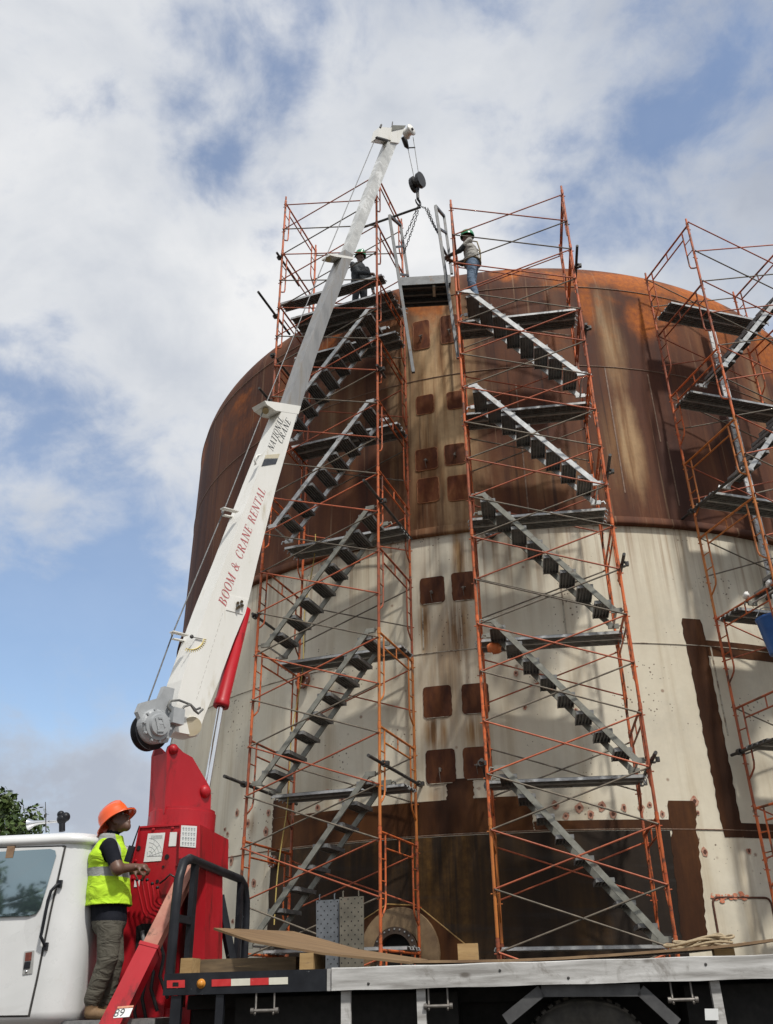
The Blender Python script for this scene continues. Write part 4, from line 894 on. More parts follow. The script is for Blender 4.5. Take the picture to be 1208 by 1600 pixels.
for rr_ in (6, 11, 16, 21):
    pts = [(cx + rr_ * math.cos(R_(a)), cy - rr_ * 1.35 * math.sin(R_(a))) for a in range(0, 91, 15)]
    for a, b in zip(pts[:-1], pts[1:]): line(mb, *a, *b, .7125)
for a in (15, 40, 65): line(mb, cx, cy, cx + 21 * math.cos(R_(a)), cy - 28 * math.sin(R_(a)), .7125)
line(mb, cx - 3, cy, cx + 21, cy - 1, .7125, .004); line(mb, cx - 3, cy, cx - 2.5, cy - 7, .7125, .005)
for i in range(4): line(mb, 236, 1306 + i * 1.6, 254, 1305 + i * 1.6, .7125, .0015)
mb.build('chart_lines', PRINT, lc)
l2 = chart([(283.5, 1289.5), (308, 1291), (306, 1324.5), (281.5, 1322.5)], 'function_label', (.6565,))
mb = MB()
for r_i in range(4):
    for c_i in range(5):
        x = 285.5 + c_i * 4.3 - r_i * .35; y = 1293.5 + r_i * 7.6 + c_i * .3
        line(mb, x, y, x + 2.6, y + .2, .6525, .012); line(mb, x + .4, y + 3.0, x + 2.2, y + 3.1, .6525, .006)
mb.build('label_print', PRINT, l2)
chart([(266, 1300.5), (277, 1300), (275, 1322), (263.5, 1322.5)], 'blank_label', (.7165,)); chart([(210.5, 1375.5), (219, 1375), (217.5, 1385.5), (209.5, 1386)], 'blank_label', (.7165,))
# control levers: bent rods from the valve bank
for i, (x0, x1) in enumerate(((214, 228), (222, 234), (230, 240), (238, 244), (246, 248))):
    mb = MB(); y0 = 1376 + (i > 2) * (i - 2) * 6; mb.path([tp(x0, y0, .56), tp(x0 + 2, y0 + 12, .56), tp(x1 - 4, 1424 - i * 4, .58), tp(x1, 1432 - i * 5, .60), tp(x1 + 9, 1436 - i * 5, .70)], .010, 8)
    mb.build('control_lever', RED, ped)
    kb = MB(); kb.ball(tp(x0, y0 - 1, .56), .016); kb.build('lever_knob', BLACK, ped)

for pts in (((232, 1500, .66), (240, 1520, .6), (236, 1545, .58), (246, 1580, .6)), ((225, 1505, .62), (228, 1530, .55), (222, 1560, .55), (230, 1600, .6)), ((206, 1540, .66), (214, 1556, .58), (210, 1580, .55), (216, 1610, .6)), ((250, 1470, .68), (256, 1495, .62), (250, 1525, .6), (262, 1560, .66))):
    mb = MB(); mb.path([tp(*q_) for q_ in pts], .016, 8); mb.build('hose', mat('black_hose', (0.012, 0.012, 0.012), (0.03, 0.03, 0.03), 15, 0.5), ped)
for (x, y) in ((212, 1345), (208, 1372), (203, 1400), (199, 1425), (277, 1352), (274, 1385), (270, 1412), (240, 1296), (270, 1294)):
    mb = MB(); mb.lathe(tp(x, y, .719), -tn, [(.016, 0), (.016, .008), (.009, .010), (.009, .016), (.001, .016)], 6, 0, False); mb.build('bolt', RED, ped)
mb = MB(); mb.bar(tp(219, 1293, .712), tp(283, 1289, .712), .012, .012, tw); mb.bar(tp(218.5, 1292, .712), tp(207.5, 1350, .712), .012, .012, tn); mb.bar(tp(207.5, 1350, .712), tp(195.5, 1445, .712), .012, .012, tn); mb.build('edge_weld', RED, ped)
mb = MB(); mb.path([tp(283, 1366, .70), tp(275, 1372, .64), tp(266, 1366, .62), tp(258, 1374, .64), tp(250, 1380, .68)], .009, 6); mb.build('hose', MATS['black_hose'], ped)
HD = R_(40); bh_ = V((math.sin(HD), math.cos(HD), 0)); bn = V((math.cos(HD), -math.sin(HD), 0)); BC = V((-2.05, 9.30, 0))
def bp(px, py, off=0.0): return on_plane(px, py, BC + bn * off, bn)
tb = loc(bp(284, 1275)); zt0 = bp(284, 1300).z; zt1 = bp(284, 1268).z
mb = MB(); mb.lathe(V((bp(284, 1285).x, bp(284, 1285).y, 0)), (0, 0, 1), [(.32, zt0 - .10), (.325, zt0 - .02), (.335, zt0 + .0), (.335, zt1 - .03), (.325, zt1 - .025), (.325, zt1), (.001, zt1 + .002)], 48, 0, False)
tur = mb.build('turret', RED, truck, label='red slewing turret under the boom')
side = [(257, 1271), (260, 1211), (261, 1176), (264, 1166), (269, 1162), (274, 1163), (286, 1175), (301, 1183.5), (327, 1228), (330, 1242), (329, 1270)]
for off in (.13, -.10):
    mb = MB(); mb.prism([bp(x, y, off) for x, y in side] if off > 0 else [bp(x, y, .13) - bn * .23 for x, y in side], -bn * .03); mb.build('side_plate', RED, tur)
mb = MB(); pl_ = [bp(x, y, .128) for x, y in ((257, 1271), (260, 1211), (261, 1176))]; mb.loft([pl_, [p - bn * .23 for p in pl_]], 0, False, False, False); mb.build('rear_plate', RED, tur)
mb = MB(); mb.lathe(bp(270.5, 1171, .131), bn, [(.052, 0), (.052, .02), (.035, .024), (.035, .035), (.001, .036)], 18); mb.build('pivot_pin', RED, tur)
mb = MB(); mb.lathe(bp(320.5, 1237, .131), bn, [(.066, 0), (.062, .02), (.045, .038), (.02, .047), (.001, .049)], 20); mb.build('pivot_boss', RED, tur)

# --- boom
def boom_sec(rows, wd, m, name, parent, **kw):
    rings = []
    for (y, xl, xr) in rows:
        top_far = bp(xl, y, -wd/2); bot_near = bp(xr, y, wd/2); top_near = top_far + bn * wd; bot_far = bot_near - bn * wd
        rings.append([top_far, top_near, bot_near, bot_far])
    mb = MB(); mb.loft(rings, 0, True, True, False); return mb.build(name, m, parent, **kw)
boom = boom_sec([(1150, 252, 309), (1118, 250, 320), (1070, 261, 340), (1000, 285.5, 366), (958, 301, 383.5), (940, 308, 388), (880, 332.5, 402), (760, 378.5, 432), (645, 424, 465)], .25, WHITE, 'boom', truck, label='white outer boom section with lettering')
for yy in (): pass
boom_sec([(660, 427, 462.5), (560, 462.5, 493), (500, 485.5, 514), (398, 526.5, 552.5)], .19, BOOMSTEEL, 'boom_section', boom, label='dull grey middle boom section')
boom_sec([(420, 523, 544), (300, 568, 590.5), (222, 599.5, 621.5)], .15, BOOMTIP, 'boom_section', boom, label='silvery worn boom tip section')
def collar(px_poly, wd, m, name):
    mb = MB(); pts = [bp(x, y, wd/2) for x, y in px_poly]; mb.prism(pts, -bn * wd); return mb.build(name, m, boom)
collar([(413.5, 626), (433, 628.5), (470.5, 634.5), (466.5, 647), (431, 641.5), (417, 632)], .255, WHITE, 'boom_collar')
collar([(516, 396), (528, 397.5), (553.5, 402), (552, 405), (525, 401), (516, 398.5)], .196, WHITE, 'boom_collar')
for (x, y) in ((415, 642), (513, 405)):
    mb = MB(); mb.tube(bp(x, y, .07), bp(x, y, -.07), .045, 12); mb.build('rope_roller', mat('brass', (0.32, 0.24, 0.12), (0.4, 0.3, 0.16), 9, 0.4, 0.4), boom)
# boom head
mb = MB(); mb.prism([bp(x, y, .10) for x, y in ((594, 198), (613, 200), (612, 219), (590, 214.5))], -bn * .18)
mb.prism([bp(x, y, .105) for x, y in ((613, 196.5), (634, 197), (631.5, 201), (624, 223.5), (611, 221.5))], -bn * .19)
head = mb.build('boom_head', WHITE, boom)
mb = MB(); mb.bar(bp(588, 215, .12), bp(605, 219.5, .12), .03, .05, bn); mb.build('rope_guard', DARKTUBE, head)
mb = MB(); mb.prism([bp(x, y, .107) for x, y in ((613, 196), (634, 196.5), (630, 200.5), (612, 204.5))], bn * .012); mb.build('head_bracket', mat('head_bracket_grey', (0.14, 0.14, 0.12), (0.2, 0.2, 0.17), 9, 0.6), head)  # plain grey for the bracket on the boom head
mb = MB(); mb.tube(bp(612.5, 198, .1), bp(613.5, 190.5, .1), .012, 6); mb.tube(bp(596, 195, .1), bp(594, 199.5, .1), .02, 6); mb.build('head_pin', DARKTUBE, head)
shc = bp(638.5, 206, 0); mb = MB()
mb.lathe(shc - bn * .09, bn, [(.001, 0), (.125, 0), (.125, .03), (.095, .05), (.095, .13), (.125, .15), (.125, .18), (.001, .18)], 26); shv = mb.build('sheave', WHITE, head)
mb = MB(); mb.tube(shc - bn * .12, shc + bn * .12, .03, 10); mb.build('sheave_pin', DARKTUBE, shv)
# two line guides over the boom
for (x, y) in ((276, 990), (355, 797)):
    p = bp(x + 16, y + 6, 0); q_ = bp(x - 8, y - 1, 0); mb = MB()
    mb.bar(bp(x + 16, y + 3, .10), bp(x - 8, y - 3, .10), .012, .07, bn); mb.bar(bp(x + 14, y + 12, -.10), bp(x - 6, y + 8, -.10), .012, .05, bn)
    mb.tube(bp(x - 7, y - 2, .10), bp(x - 7, y + 4, -.10), .012, 8); mb.build('line_guide', WHITE, boom)
# angle indicator, data plate, hinge fittings on the boom side
mb = MB(); c = bp(299, 995, .1265); ax_x = (bp(325, 1000, .1265) - bp(299, 995, .1265)).normalized(); ax_y = bn.cross(ax_x)
arcp = [bp(299 + 20 * math.cos(R_(a)) , 995 + 20 * math.sin(R_(a)), .1275) for a in range(10, 115, 8)]
mb.path(arcp, .006, 5)
for a in range(10, 115, 8): mb.bar(bp(299 + 21 * math.cos(R_(a)), 995 + 21 * math.sin(R_(a)), .1275), bp(299 + 24 * math.cos(R_(a)), 995 + 24 * math.sin(R_(a)), .1275), .003, .008, bn)
ang = mb.build('angle_scale', YELLOWP, boom)
mb = MB(); mb.lathe(bp(299, 995, .1255), bn, [(.022, 0), (.022, .015), (.001, .016)], 12); mb.bar(bp(299, 995, .137), bp(317, 998.5, .137), .004, .012, bn); mb.build('angle_pointer', DARKTUBE, boom)
mb = MB(); mb.prism([bp(x, y, .1262) for x, y in ((359, 930), (388, 937.5), (379, 960), (353, 953))], bn * .006); ac = mb.build('access_plate', WHITE, boom)
mb = MB()
for (x, y) in ((372, 942), (378, 940), (374, 948), (379, 946), (371, 950)): mb.tube(bp(x, y, .13), bp(x, y, .165), .018, 8)
mb.build('valve_fittings', mat('brown_valve', (0.10, 0.075, 0.04), (0.18, 0.13, 0.08), 20, 0.5, 0.3), ac)
mb = MB(); mb.prism([bp(x, y, .1262) for x, y in ((408.5, 728.5), (431, 725), (434, 717), (413, 717.5))], bn * .004); mb.build('data_plate', mat('data_plate_black', (0.03, 0.035, 0.045), (0.06, 0.065, 0.075), 30, 0.5), boom)
mb = MB(); mb.prism([bp(x, y, .1262) for x, y in ((413.5, 716.5), (434.5, 716), (437, 709), (415, 711))], bn * .003); mb.build('data_plate_rim', mat('aged_cream', (0.56, 0.50, 0.36), (0.62, 0.57, 0.44), 20, 0.5), boom)
mb = MB(); mb.path([bp(400, 725, .14), bp(398, 719, .15), bp(402, 712, .15), bp(407, 711, .14)], .014, 8); mb.bar(bp(399, 726, .13), bp(405, 712, .13), .01, .05, bn); mb.build('hose_clip', WHITE, boom)
mb = MB()
for i in range(17):
    f0, f1 = i / 17, (i + .55) / 17
    a = (348 + (306 - 348) * f0, 958 + (1096 - 958) * f0); b = (348 + (306 - 348) * f1, 958 + (1096 - 958) * f1)
    mb.bar(bp(*a, .1255), bp(*b, .1255), .002, .006, bn)
mb.build('stitch_weld', mat('stitch_weld_grey', (0.34, 0.33, 0.30), (0.45, 0.44, 0.41), 30, 0.6), boom, kind='stuff')  # dull grey for the row of stitch welds
# serif lettering along the boom
def glyph(ch):
    """flat polygons in a unit-high box; returns (width, [polys])"""
    P = []; th, tn_ = .17, .055
    def box(x0, y0, x1, y1): P.append([(x0, y0), (x1, y0), (x1, y1), (x0, y1)])
    def serif(xc, y, wd=.30, up=True): box(xc - wd/2, y if up else y - .045, xc + wd/2, y + .045 if up else y)
    def diag(x0, y0, x1, y1, wd): P.append([(x0 - wd/2, y0), (x0 + wd/2, y0), (x1 + wd/2, y1), (x1 - wd/2, y1)])
    def ringp(cx, cy, rx, ry, ix, iy, a0=0, a1=360, k=26):
        for i in range(k):
            t0 = R_(a0 + (a1 - a0) * i / k); t1 = R_(a0 + (a1 - a0) * (i + 1) / k)
            P.append([(cx + ix*math.cos(t0), cy + iy*math.sin(t0)), (cx + rx*math.cos(t0), cy + ry*math.sin(t0)), (cx + rx*math.cos(t1), cy + ry*math.sin(t1)), (cx + ix*math.cos(t1), cy + iy*math.sin(t1))])
    w_ = .8
    if ch == 'N':
        box(.12, .04, .18, .96); box(.68, .04, .74, .96); diag(.70, .02, .16, .98, .17); serif(.15, 0); serif(.12, .955); serif(.71, .955); w_ = .86
    elif ch == 'A':
        diag(.10, .02, .40, .98, .06); diag(.66, .02, .38, .98, .16); box(.2, .30, .56, .355); serif(.10, 0, .24); serif(.66, 0, .30); w_ = .8
    elif ch == 'T':
        box(.29, .04, .46, .95); box(.03, .945, .72, 1); P.append([(.03, .945), (.08, .945), (.04, .76), (.02, .76)]); P.append([(.67, .945), (.72, .945), (.73, .76), (.71, .76)]); serif(.375, 0, .34); w_ = .75
    elif ch == 'I':
        box(.1, .04, .27, .96); serif(.185, 0); serif(.185, .955); w_ = .38
    elif ch == 'O':
        ringp(.42, .5, .40, .52, .24, .475); w_ = .86
    elif ch == 'L':
        box(.1, .04, .27, .96); serif(.185, .955); box(.02, 0, .62, .05); P.append([(.55, .05), (.62, .05), (.64, .26), (.62, .26)]); w_ = .66
    elif ch == 'C':
        ringp(.42, .5, .40, .52, .24, .475, 48, 312); box(.66, .64, .70, .96); box(.66, .05, .70, .26); w_ = .78
    elif ch == 'R':
        box(.1, .04, .27, .96); serif(.185, 0); box(.03, .955, .4, 1); ringp(.36, .74, .30, .26, .14, .215, -90, 90); box(.27, .48, .40, .525); diag(.68, .0, .40, .5, .17); serif(.72, 0, .16); w_ = .82
    elif ch == 'E':
        box(.1, .04, .27, .96); box(.02, 0, .64, .05); box(.02, .95, .62, 1); box(.27, .475, .48, .525); box(.46, .38, .49, .62); P.append([(.57, .05), (.64, .05), (.66, .25), (.64, .25)]); P.append([(.55, .95), (.62, .95), (.63, .77), (.61, .77)]); w_ = .7
    elif ch == 'B':
        box(.1, .04, .27, .96); box(.02, 0, .42, .045); box(.02, .955, .4, 1); box(.27, .50, .42, .545); ringp(.38, .76, .25, .24, .10, .195, -90, 90); ringp(.40, .26, .30, .26, .13, .215, -90, 90); w_ = .78
    elif ch == 'M':
        box(.10, .04, .16, .96); box(.78, .04, .95, .96); diag(.48, .03, .14, .98, .15); diag(.48, .03, .84, .98, .055); serif(.13, 0, .26); serif(.865, 0, .30); serif(.10, .955, .2); serif(.88, .955, .26); w_ = 1.05
    elif ch == '&':
        ringp(.34, .74, .20, .26, .10, .21); ringp(.34, .27, .32, .28, .17, .235, 20, 330); diag(.78, .0, .22, .6, .15); diag(.62, .14, .76, .50, .05); box(.62, .49, .86, .54); w_ = .95
    return w_, P
def lettering(txt, p0, p1, ptop, off, m, name, slant=.12, lift=.0014):
    """text from base point p0 to p1 on the boom side; ptop gives the cap height at p0"""
    A = bp(*p0, off); B = bp(*p1, off); xd = (B - A).normalized(); yd = bn.cross(xd)
    if yd.dot(bp(*ptop, off) - A) < 0: yd = -yd
    hgt = (bp(*ptop, off) - A).dot(yd); tot = sum((glyph(c)[0] if c != ' ' else .48) + .10 for c in txt); sc = (B - A).length / tot
    mb = MB(); x = 0; j = 0
    for c in txt:
        if c != ' ':
            w_, P = glyph(c)
            for poly in P:
                j += 1; mb.add([A + xd * (x + (u + slant * v)) * sc + yd * v * hgt + bn * (lift + (j % 7) * .0001) for u, v in poly], [tuple(range(len(poly)))])
        else: w_ = .48
        x += w_ + .10
    return mb.build(name, m, boom)
lettering('BOOM & CRANE RENTAL', (352.5, 949), (415.5, 767), (339.5, 943), .125, LETTER_R, 'lettering')
lettering('NATIONAL', (426.5, 706), (443.5, 656), (416.5, 703), .125, LETTER_K, 'lettering')
lettering('CRANE', (440.5, 695), (455, 659), (431, 691.5), .125, LETTER_K, 'lettering')
# lift cylinder
c0 = bp(322, 1238, .0); c1 = bp(345, 1104, .0); c2 = bp(382, 952, .0)
mb = MB(); mb.tube(c0, c1 + (c1 - c0) * .1, .034, 16); cyl = mb.build('cylinder_rod', CHROME, boom)
ax = (c2 - c1).normalized(); mb = MB()
mb.lathe(c1, ax, [(.045, -.005), (.086, -.005), (.09, .02), (.086, .075), (.078, .085), (.076, (c2 - c1).length), (.001, (c2 - c1).length)], 28); mb.build('cylinder_barrel', RED, boom, label='red hydraulic lift cylinder under the boom')
# winch at the boom foot
wc = bp(238, 1136, .16); r0 = (bp(238, 1136, .16) - bp(238, 1109, .16)).length; mb = MB()
mb.lathe(wc, bn, [(r0 * 1.0, -.02), (r0 * 1.0, .05), (r0 * .93, .075), (r0 * .84, .085), (r0 * .84, .10), (r0 * .66, .105), (r0 * .60, .135), (r0 * .1, .145), (.001, .146)], 40, 0, False)
for i in range(10):
    t = 2*PI*i/10; mb.tube(wc + (bh_ * math.cos(t) + V((0,0,1)) * math.sin(t)) * r0 * .91 + bn * .06, wc + (bh_ * math.cos(t) + V((0,0,1)) * math.sin(t)) * r0 * .91 + bn * .095, .014, 6)
mb.prism([bp(x, y, .18) for x, y in ((215, 1112), (221, 1098), (250, 1090), (257, 1072), (273, 1076), (268, 1102), (276, 1108), (277, 1130), (262, 1160), (238, 1163))], -bn * .06)
winch = mb.build('winch', GREYPAINT, boom, label='grey winch gearbox at the foot of the boom')
mb = MB()
for (a, b) in (((230, 1126), (234, 1144)), ((234, 1126), (240, 1126)), ((240, 1127), (244, 1140)), ((232, 1146), (242, 1146)), ((236, 1135), (242, 1134))): mb.bar(bp(*a, .16) + bn * .142, bp(*b, .16) + bn * .142, .016, .012, bn)
mb.build('cast_mark', GREYPAINT, winch)
mb = MB(); mb.lathe(bp(237, 1142, .13), -bn, [(.001, -.02), (r0 * 1.1, -.02), (r0 * 1.1, .0), (r0 * .75, .005), (r0 * .75, .07), (r0 * 1.1, .075), (r0 * 1.1, .09), (.001, .09)], 36); mb.build('winch_drum', BLACK, winch)
mb = MB(); mb.obox(bp(274, 1120, .20), bh_ * .07, V((0,0,1)) * .08, bn * .06); vb = mb.build('hydraulic_motor', GREYPAINT, winch)
HOSE = mat('hydraulic_hose', (0.10, 0.10, 0.10), (0.18, 0.18, 0.17), 12, 0.5)
for j, pts in enumerate((((268, 1112), (262, 1104), (266, 1095), (280, 1094), (298, 1101), (306, 1109), (313, 1106)), ((280, 1114), (288, 1104), (298, 1101), (304, 1110), (310, 1115), (317, 1108)))):
    mb = MB(); mb.path([bp(x, y, .21) for x, y in pts], .013, 8); mb.build('hose', HOSE, winch)
mb = MB(); mb.tube(bp(300, 1135, -.15), bp(300, 1135, .15), .10, 20); mb.build('boom_foot_tube', mat('aged_cream2', (0.58, 0.50, 0.33), (0.66, 0.60, 0.46), 6, 0.5, 0, 0.05, wear=(0.3, 0.2, 0.1), wscale=5), boom)
# hoist rope
ROPE = mat('wire_rope', (0.10, 0.10, 0.10), (0.2, 0.2, 0.2), 40, 0.5, 0.5)
def bpo(px, py): return bp(px, py, 0)
mb = MB(); mb.path([bpo(232, 1095), bpo(272, 985), bpo(351, 795), bpo(412, 640), bpo(511, 398), bpo(588, 213)], .008, 6); mb.build('hoist_rope', ROPE, boom)
# --- outrigger, headache rack
o0 = tp(303, 1345, .62); o1 = tp(236, 1480, .22); o2 = o0 + (o1 - o0) * 2.6
d_ = (o1 - o0).normalized(); mb = MB(); mb.bar(o0, o0 + (o1 - o0) * 1.25, .105, .13, tn.cross(d_)); outr = mb.build('outrigger', REDWORN, truck, label='worn sloping outrigger beam beside the pedestal')
mb = MB(); mb.bar(o1, o2, .13, .165, tn.cross(d_)); mb.bar(o1, o1 + d_ * .03, .14, .178, tn.cross(d_)); orr = mb.build('outrigger_sleeve', RED, outr)
mb = MB(); mb.obox(o2, V((.2, 0, 0)), V((0, .2, 0)), V((0, 0, .02))); mb.build('outrigger_foot', RED, outr)
nn = -(tn.cross(d_)).cross(d_).normalized()
nrm = (d_.cross(tn.cross(d_))).normalized()
if nrm.y > 0: nrm = -nrm
sidev = d_.cross(nrm).normalized()
def on_out(px, py, lift): return on_plane(px, py, o1 + nrm * (.066 + lift), nrm)
mb = MB(); mb.prism([on_out(183, 1577, 0), on_out(208, 1575, 0), on_out(202, 1589, 0), on_out(177, 1591, 0)], nrm * .003); st_ = mb.build('sticker', STICKER, orr)
mb = MB(); mb.prism([on_out(184, 1573, .0), on_out(209, 1571, .0), on_out(208.4, 1574, .0), on_out(183.4, 1576, .0)], nrm * .003); mb.build('sticker_strip', mat('orange_strip', (0.55, 0.2, 0.1), (0.6, 0.3, 0.2), 40, 0.5), orr)
xd = (on_out(206, 1582, 0) - on_out(180, 1584, 0)).normalized(); yd = nrm.cross(xd)
if yd.z < 0: yd = -yd
mb = MB(); add_text(mb, '89', 0.085, on_out(186.5, 1583, .0045), xd, (yd + xd * .2)); mb.build('sticker_number', LETTER_K, st_)
def rk(px, py, d): return tp(px, py, d)
# rack runs across the bed: near leg at the deck edge, far leg at the other side
xr0 = loc(tp(268, 1500, .06)).x
zt_ = loc(tp(303, 1341, .25)).z
zrk = loc(tp(303, 1341, .3)).z
mb = MB(); pts = [(xr0, .05, zr), (xr0, .05, zrk - .42), (xr0, .07, zrk - .20), (xr0, .16, zrk - .05), (xr0, .32, zrk)]
zf = loc(tp(390, 1366, 2.0)).z
far = [(xr0, 2.0, zrk), (xr0, 2.17, zrk - .05), (xr0, 2.27, zrk - .20), (xr0, 2.29, zrk - .42), (xr0, 2.29, zr)]
mb.path([tl(*p) for p in pts + far], .042, 12); rack = mb.build('headache_rack', BLACK, truck, label='black tube headache rack with chipped paint behind the pedestal')
for y in (.42, 1.95):
    mb = MB(); mb.prism([tl(xr0 - .02, y, zr), tl(xr0 - .02, y + .10, zr), tl(xr0 - .02, y + .10, zrk), tl(xr0 - .02, y, zrk)], tu * .045); mb.build('rack_post', BLACK, rack)
mb = MB(); mb.bar(tl(xr0, .06, zr + .42), tl(xr0, .44, zr + .42), .05, .06, tw); mb.bar(tl(xr0, 1.95, zr + .42), tl(xr0, 2.28, zr + .42), .05, .06, tw); mb.build('rack_rail', BLACK, rack)
# operator's step beside the pedestal
mb = MB(); a = loc(tp(120, 1593, .3)); mb.prism([tl(a.x - .05, .12, a.z - .005), tl(a.x + .75, .12, a.z - .005), tl(a.x + .75, .12, a.z - .06), tl(a.x - .05, .12, a.z - .06)], tn * .55); step = mb.build('step', mat('step_plate', (0.2, 0.2, 0.2), (0.33, 0.32, 0.31), 20, 0.5, 0.4), truck)
mb = MB(); mb.prism([tl(xc + .05, .75, 1.02), tl(xs0 - .02, .75, 1.02), tl(xs0 - .02, .75, .8), tl(xc + .05, .75, .8)], tn * .9); mb.build('pedestal_base', RED, ped)
# ------------------------------------------------------------------ the load: hook block, chains and steel access platform
hkp = bp(645.5, 214, 0); HX, HY = hkp.x, hkp.y
def hv(px, py, dy=0.0): return atY(px, py, HY + dy)
zhb = hv(652, 285).z; zhk = hv(657, 313).z
HB = mat('hook_block_black', (0.012, 0.012, 0.013), (0.03, 0.03, 0.03), 9, 0.45, 0.2)
hcx = hv(652, 285)
hook = thing('hook_block', 'black crane hook block hanging on two wire ropes below the boom tip', 'hook block', V((hcx.x, hcx.y, zhk)))
ha = V((.75, -.66, 0)).normalized(); hs_ = V((0, 0, 1)).cross(ha)
for s in (-1, 1):
    mb = MB(); cc = V((hcx.x, hcx.y, zhb)) + ha * .085 * s
    pts = [cc + hs_ * (.14 * math.cos(R_(a))) + V((0, 0, 1)) * (.20 * math.sin(R_(a))) for a in range(0, 360, 24)]
    mb.prism([p - ha * .035 for p in pts], ha * .07); mb.build('cheek_plate', HB, hook)
mb = MB(); mb.lathe(V((hcx.x, hcx.y, zhb + .02)) - ha * .05, ha, [(.001, 0), (.13, 0), (.10, .03), (.10, .07), (.13, .1), (.001, .1)], 24); mb.build('sheave', DARKTUBE, hook)
mb = MB(); kz = zhk; c = V((hcx.x, hcx.y, 0)); mb.tube(c + V((0, 0, zhb - .18)), c + V((0, 0, kz + .05)), .032, 10)
arc = [c + V((0, 0, kz - .05)) + hs_ * (.075 * math.sin(R_(a))) + V((0, 0, .075 * math.cos(R_(a)))) for a in range(10, 281, 18)]
mb.path([c + V((0, 0, kz + .06)), c + V((0, 0, kz + .03))] + arc, [.03, .028] + [.026 - .0009 * i for i in range(len(arc))], 8); mb.build('hook', HB, hook)
for (a, b) in (((645.5, 214), (654, 271)), ((637.5, 232), (647, 277))):
    mb = MB(); mb.tube(hv(*a), hv(*b), .0075, 6); mb.build('wire_rope', ROPE, hook)
mb = MB(); mb.path([bp(629, 214, .05), bp(633, 221, .05), bp(635, 228, .05), hv(638, 232)], [.04, .06, .05, .02], 8); mb.tube(hv(636, 231), hv(649, 230.5), .014, 6); mb.build('anti_block_weight', HB, hook)
# platform
PY = 12.55
def pv(px, py, dy=0.0): return atY(px, py, PY + dy)
pc = pv(665, 445)
plat = thing('access_platform', 'grey steel access platform with side rails hanging from chains at the tank rim', 'platform', V((pc.x, PY, pc.z)))
DSTEEL = mat('platform_grey', (0.085, 0.09, 0.095), (0.14, 0.145, 0.15), 8, 0.5, 0.3, 0.05, wear=(0.10, 0.07, 0.05), wscale=6)
zp1 = pv(665, 433, -.25).z; x0p = pv(626, 440, -.25).x; x1p = pv(704, 430, -.25).x; dpt = .62
zp0 = zp1 - .20
def ptilt(x): return (x - x0p) * .06
mb = MB()
def pbox(x0, x1, y0, y1, z0, z1):
    P = [V((x, y, z + ptilt(x))) for z in (z0, z1) for (x, y) in ((x0, y0), (x1, y0), (x1, y1), (x0, y1))]
    mb.add(P, [(3,2,1,0),(4,5,6,7),(0,1,5,4),(1,2,6,5),(2,3,7,6),(3,0,4,7)])
yb = PY - .25
pbox(x0p, x1p, yb, yb + .02, zp0, zp1); pbox(x0p, x1p, yb + dpt - .02, yb + dpt, zp0, zp1); pbox(x0p, x0p + .02, yb + .021, yb + dpt - .021, zp0, zp1); pbox(x1p - .02, x1p, yb + .021, yb + dpt - .021, zp0, zp1)
mb.build('platform_frame', DSTEEL, plat)
mb = MB(); nsl = 18
for i in range(nsl):
    x = x0p + .03 + (x1p - x0p - .06) * i / (nsl - 1); pbox(x - .012, x + .012, yb + .022, yb + dpt - .022, zp1 - .035, zp1 - .004)
for i in range(3):
    y = yb + .1 + i * .2; pbox(x0p + .021, x1p - .021, y, y + .04, zp0 + .02, zp0 + .09)
pbox(x0p + .021, x1p - .021, yb + .021, yb + dpt - .021, zp1 - .0035, zp1 + .002)
mb.build('deck_plate', DSTEEL, plat)
def side_frame(top, bot, rear_top, rear_bot, dy, rungs, name):
    mb = MB(); A = pv(*top, -.24); B = pv(*bot, -.24); C = pv(*rear_top, dy); D = pv(*rear_bot, dy)
    mb.bar(A, B, .055, .055, V((0, 1, 0))); mb.bar(C, D, .05, .05, V((0, 1, 0))); mb.bar(A, C, .05, .05)
    for f, g in rungs: mb.bar(A + (B - A) * f, C + (D - C) * g, .04, .04)
    return mb.build(name, DSTEEL, plat)
side_frame((608.5, 337), (646, 582), (626, 352), (637.5, 432), .30, ((.22, .42), (.4, .98)), 'side_rail')
side_frame((680.5, 322), (716, 560), (694, 338), (706, 428), .30, ((.16, .3), (.28, .8)), 'side_rail')
mb = MB(); mb.bar(pv(678, 446, -.2), pv(678.5, 462, .1), .05, .05, V((1,0,0))); mb.build('lug', mat('bare_lug', (0.40, 0.36, 0.3), (0.5, 0.45, 0.38), 9, 0.5, 0.2), plat)
# chains
CHAIN = mat('chain_black', (0.02, 0.02, 0.02), (0.05, 0.048, 0.045), 20, 0.5, 0.4)
sling = thing('chain_sling', 'black chain sling spreading from the hook to the access platform', 'chain', V((HX, HY, zhk - .1)))
def chain(A, B, name, sag=.03, n=None):
    A = V(A); B = V(B); L = (B - A).length; pitch = .062; n = n or max(2, int(L / pitch)); mb = MB(); d0 = (B - A).normalized(); s0 = d0.cross(V((0, 1, 0))).normalized(); t0 = d0.cross(s0)
    for i in range(n):
        f = (i + .5) / n; c = A + (B - A) * f - V((0, 0, sag * 4 * f * (1 - f))); sx, tx = (s0, t0) if i % 2 else (t0, s0)
        loop = [c + d0 * (.040 * math.cos(2*PI*k/10)) + sx * (.020 * math.sin(2*PI*k/10)) for k in range(11)]
        mb.path(loop, .0065, 5, 0, False)
    return mb.build(name, CHAIN, sling, kind='stuff')
hp = V((hcx.x, hcx.y, kz - .13))
rl = hv(650, 329, .1); rr = hv(664.5, 324, .1)
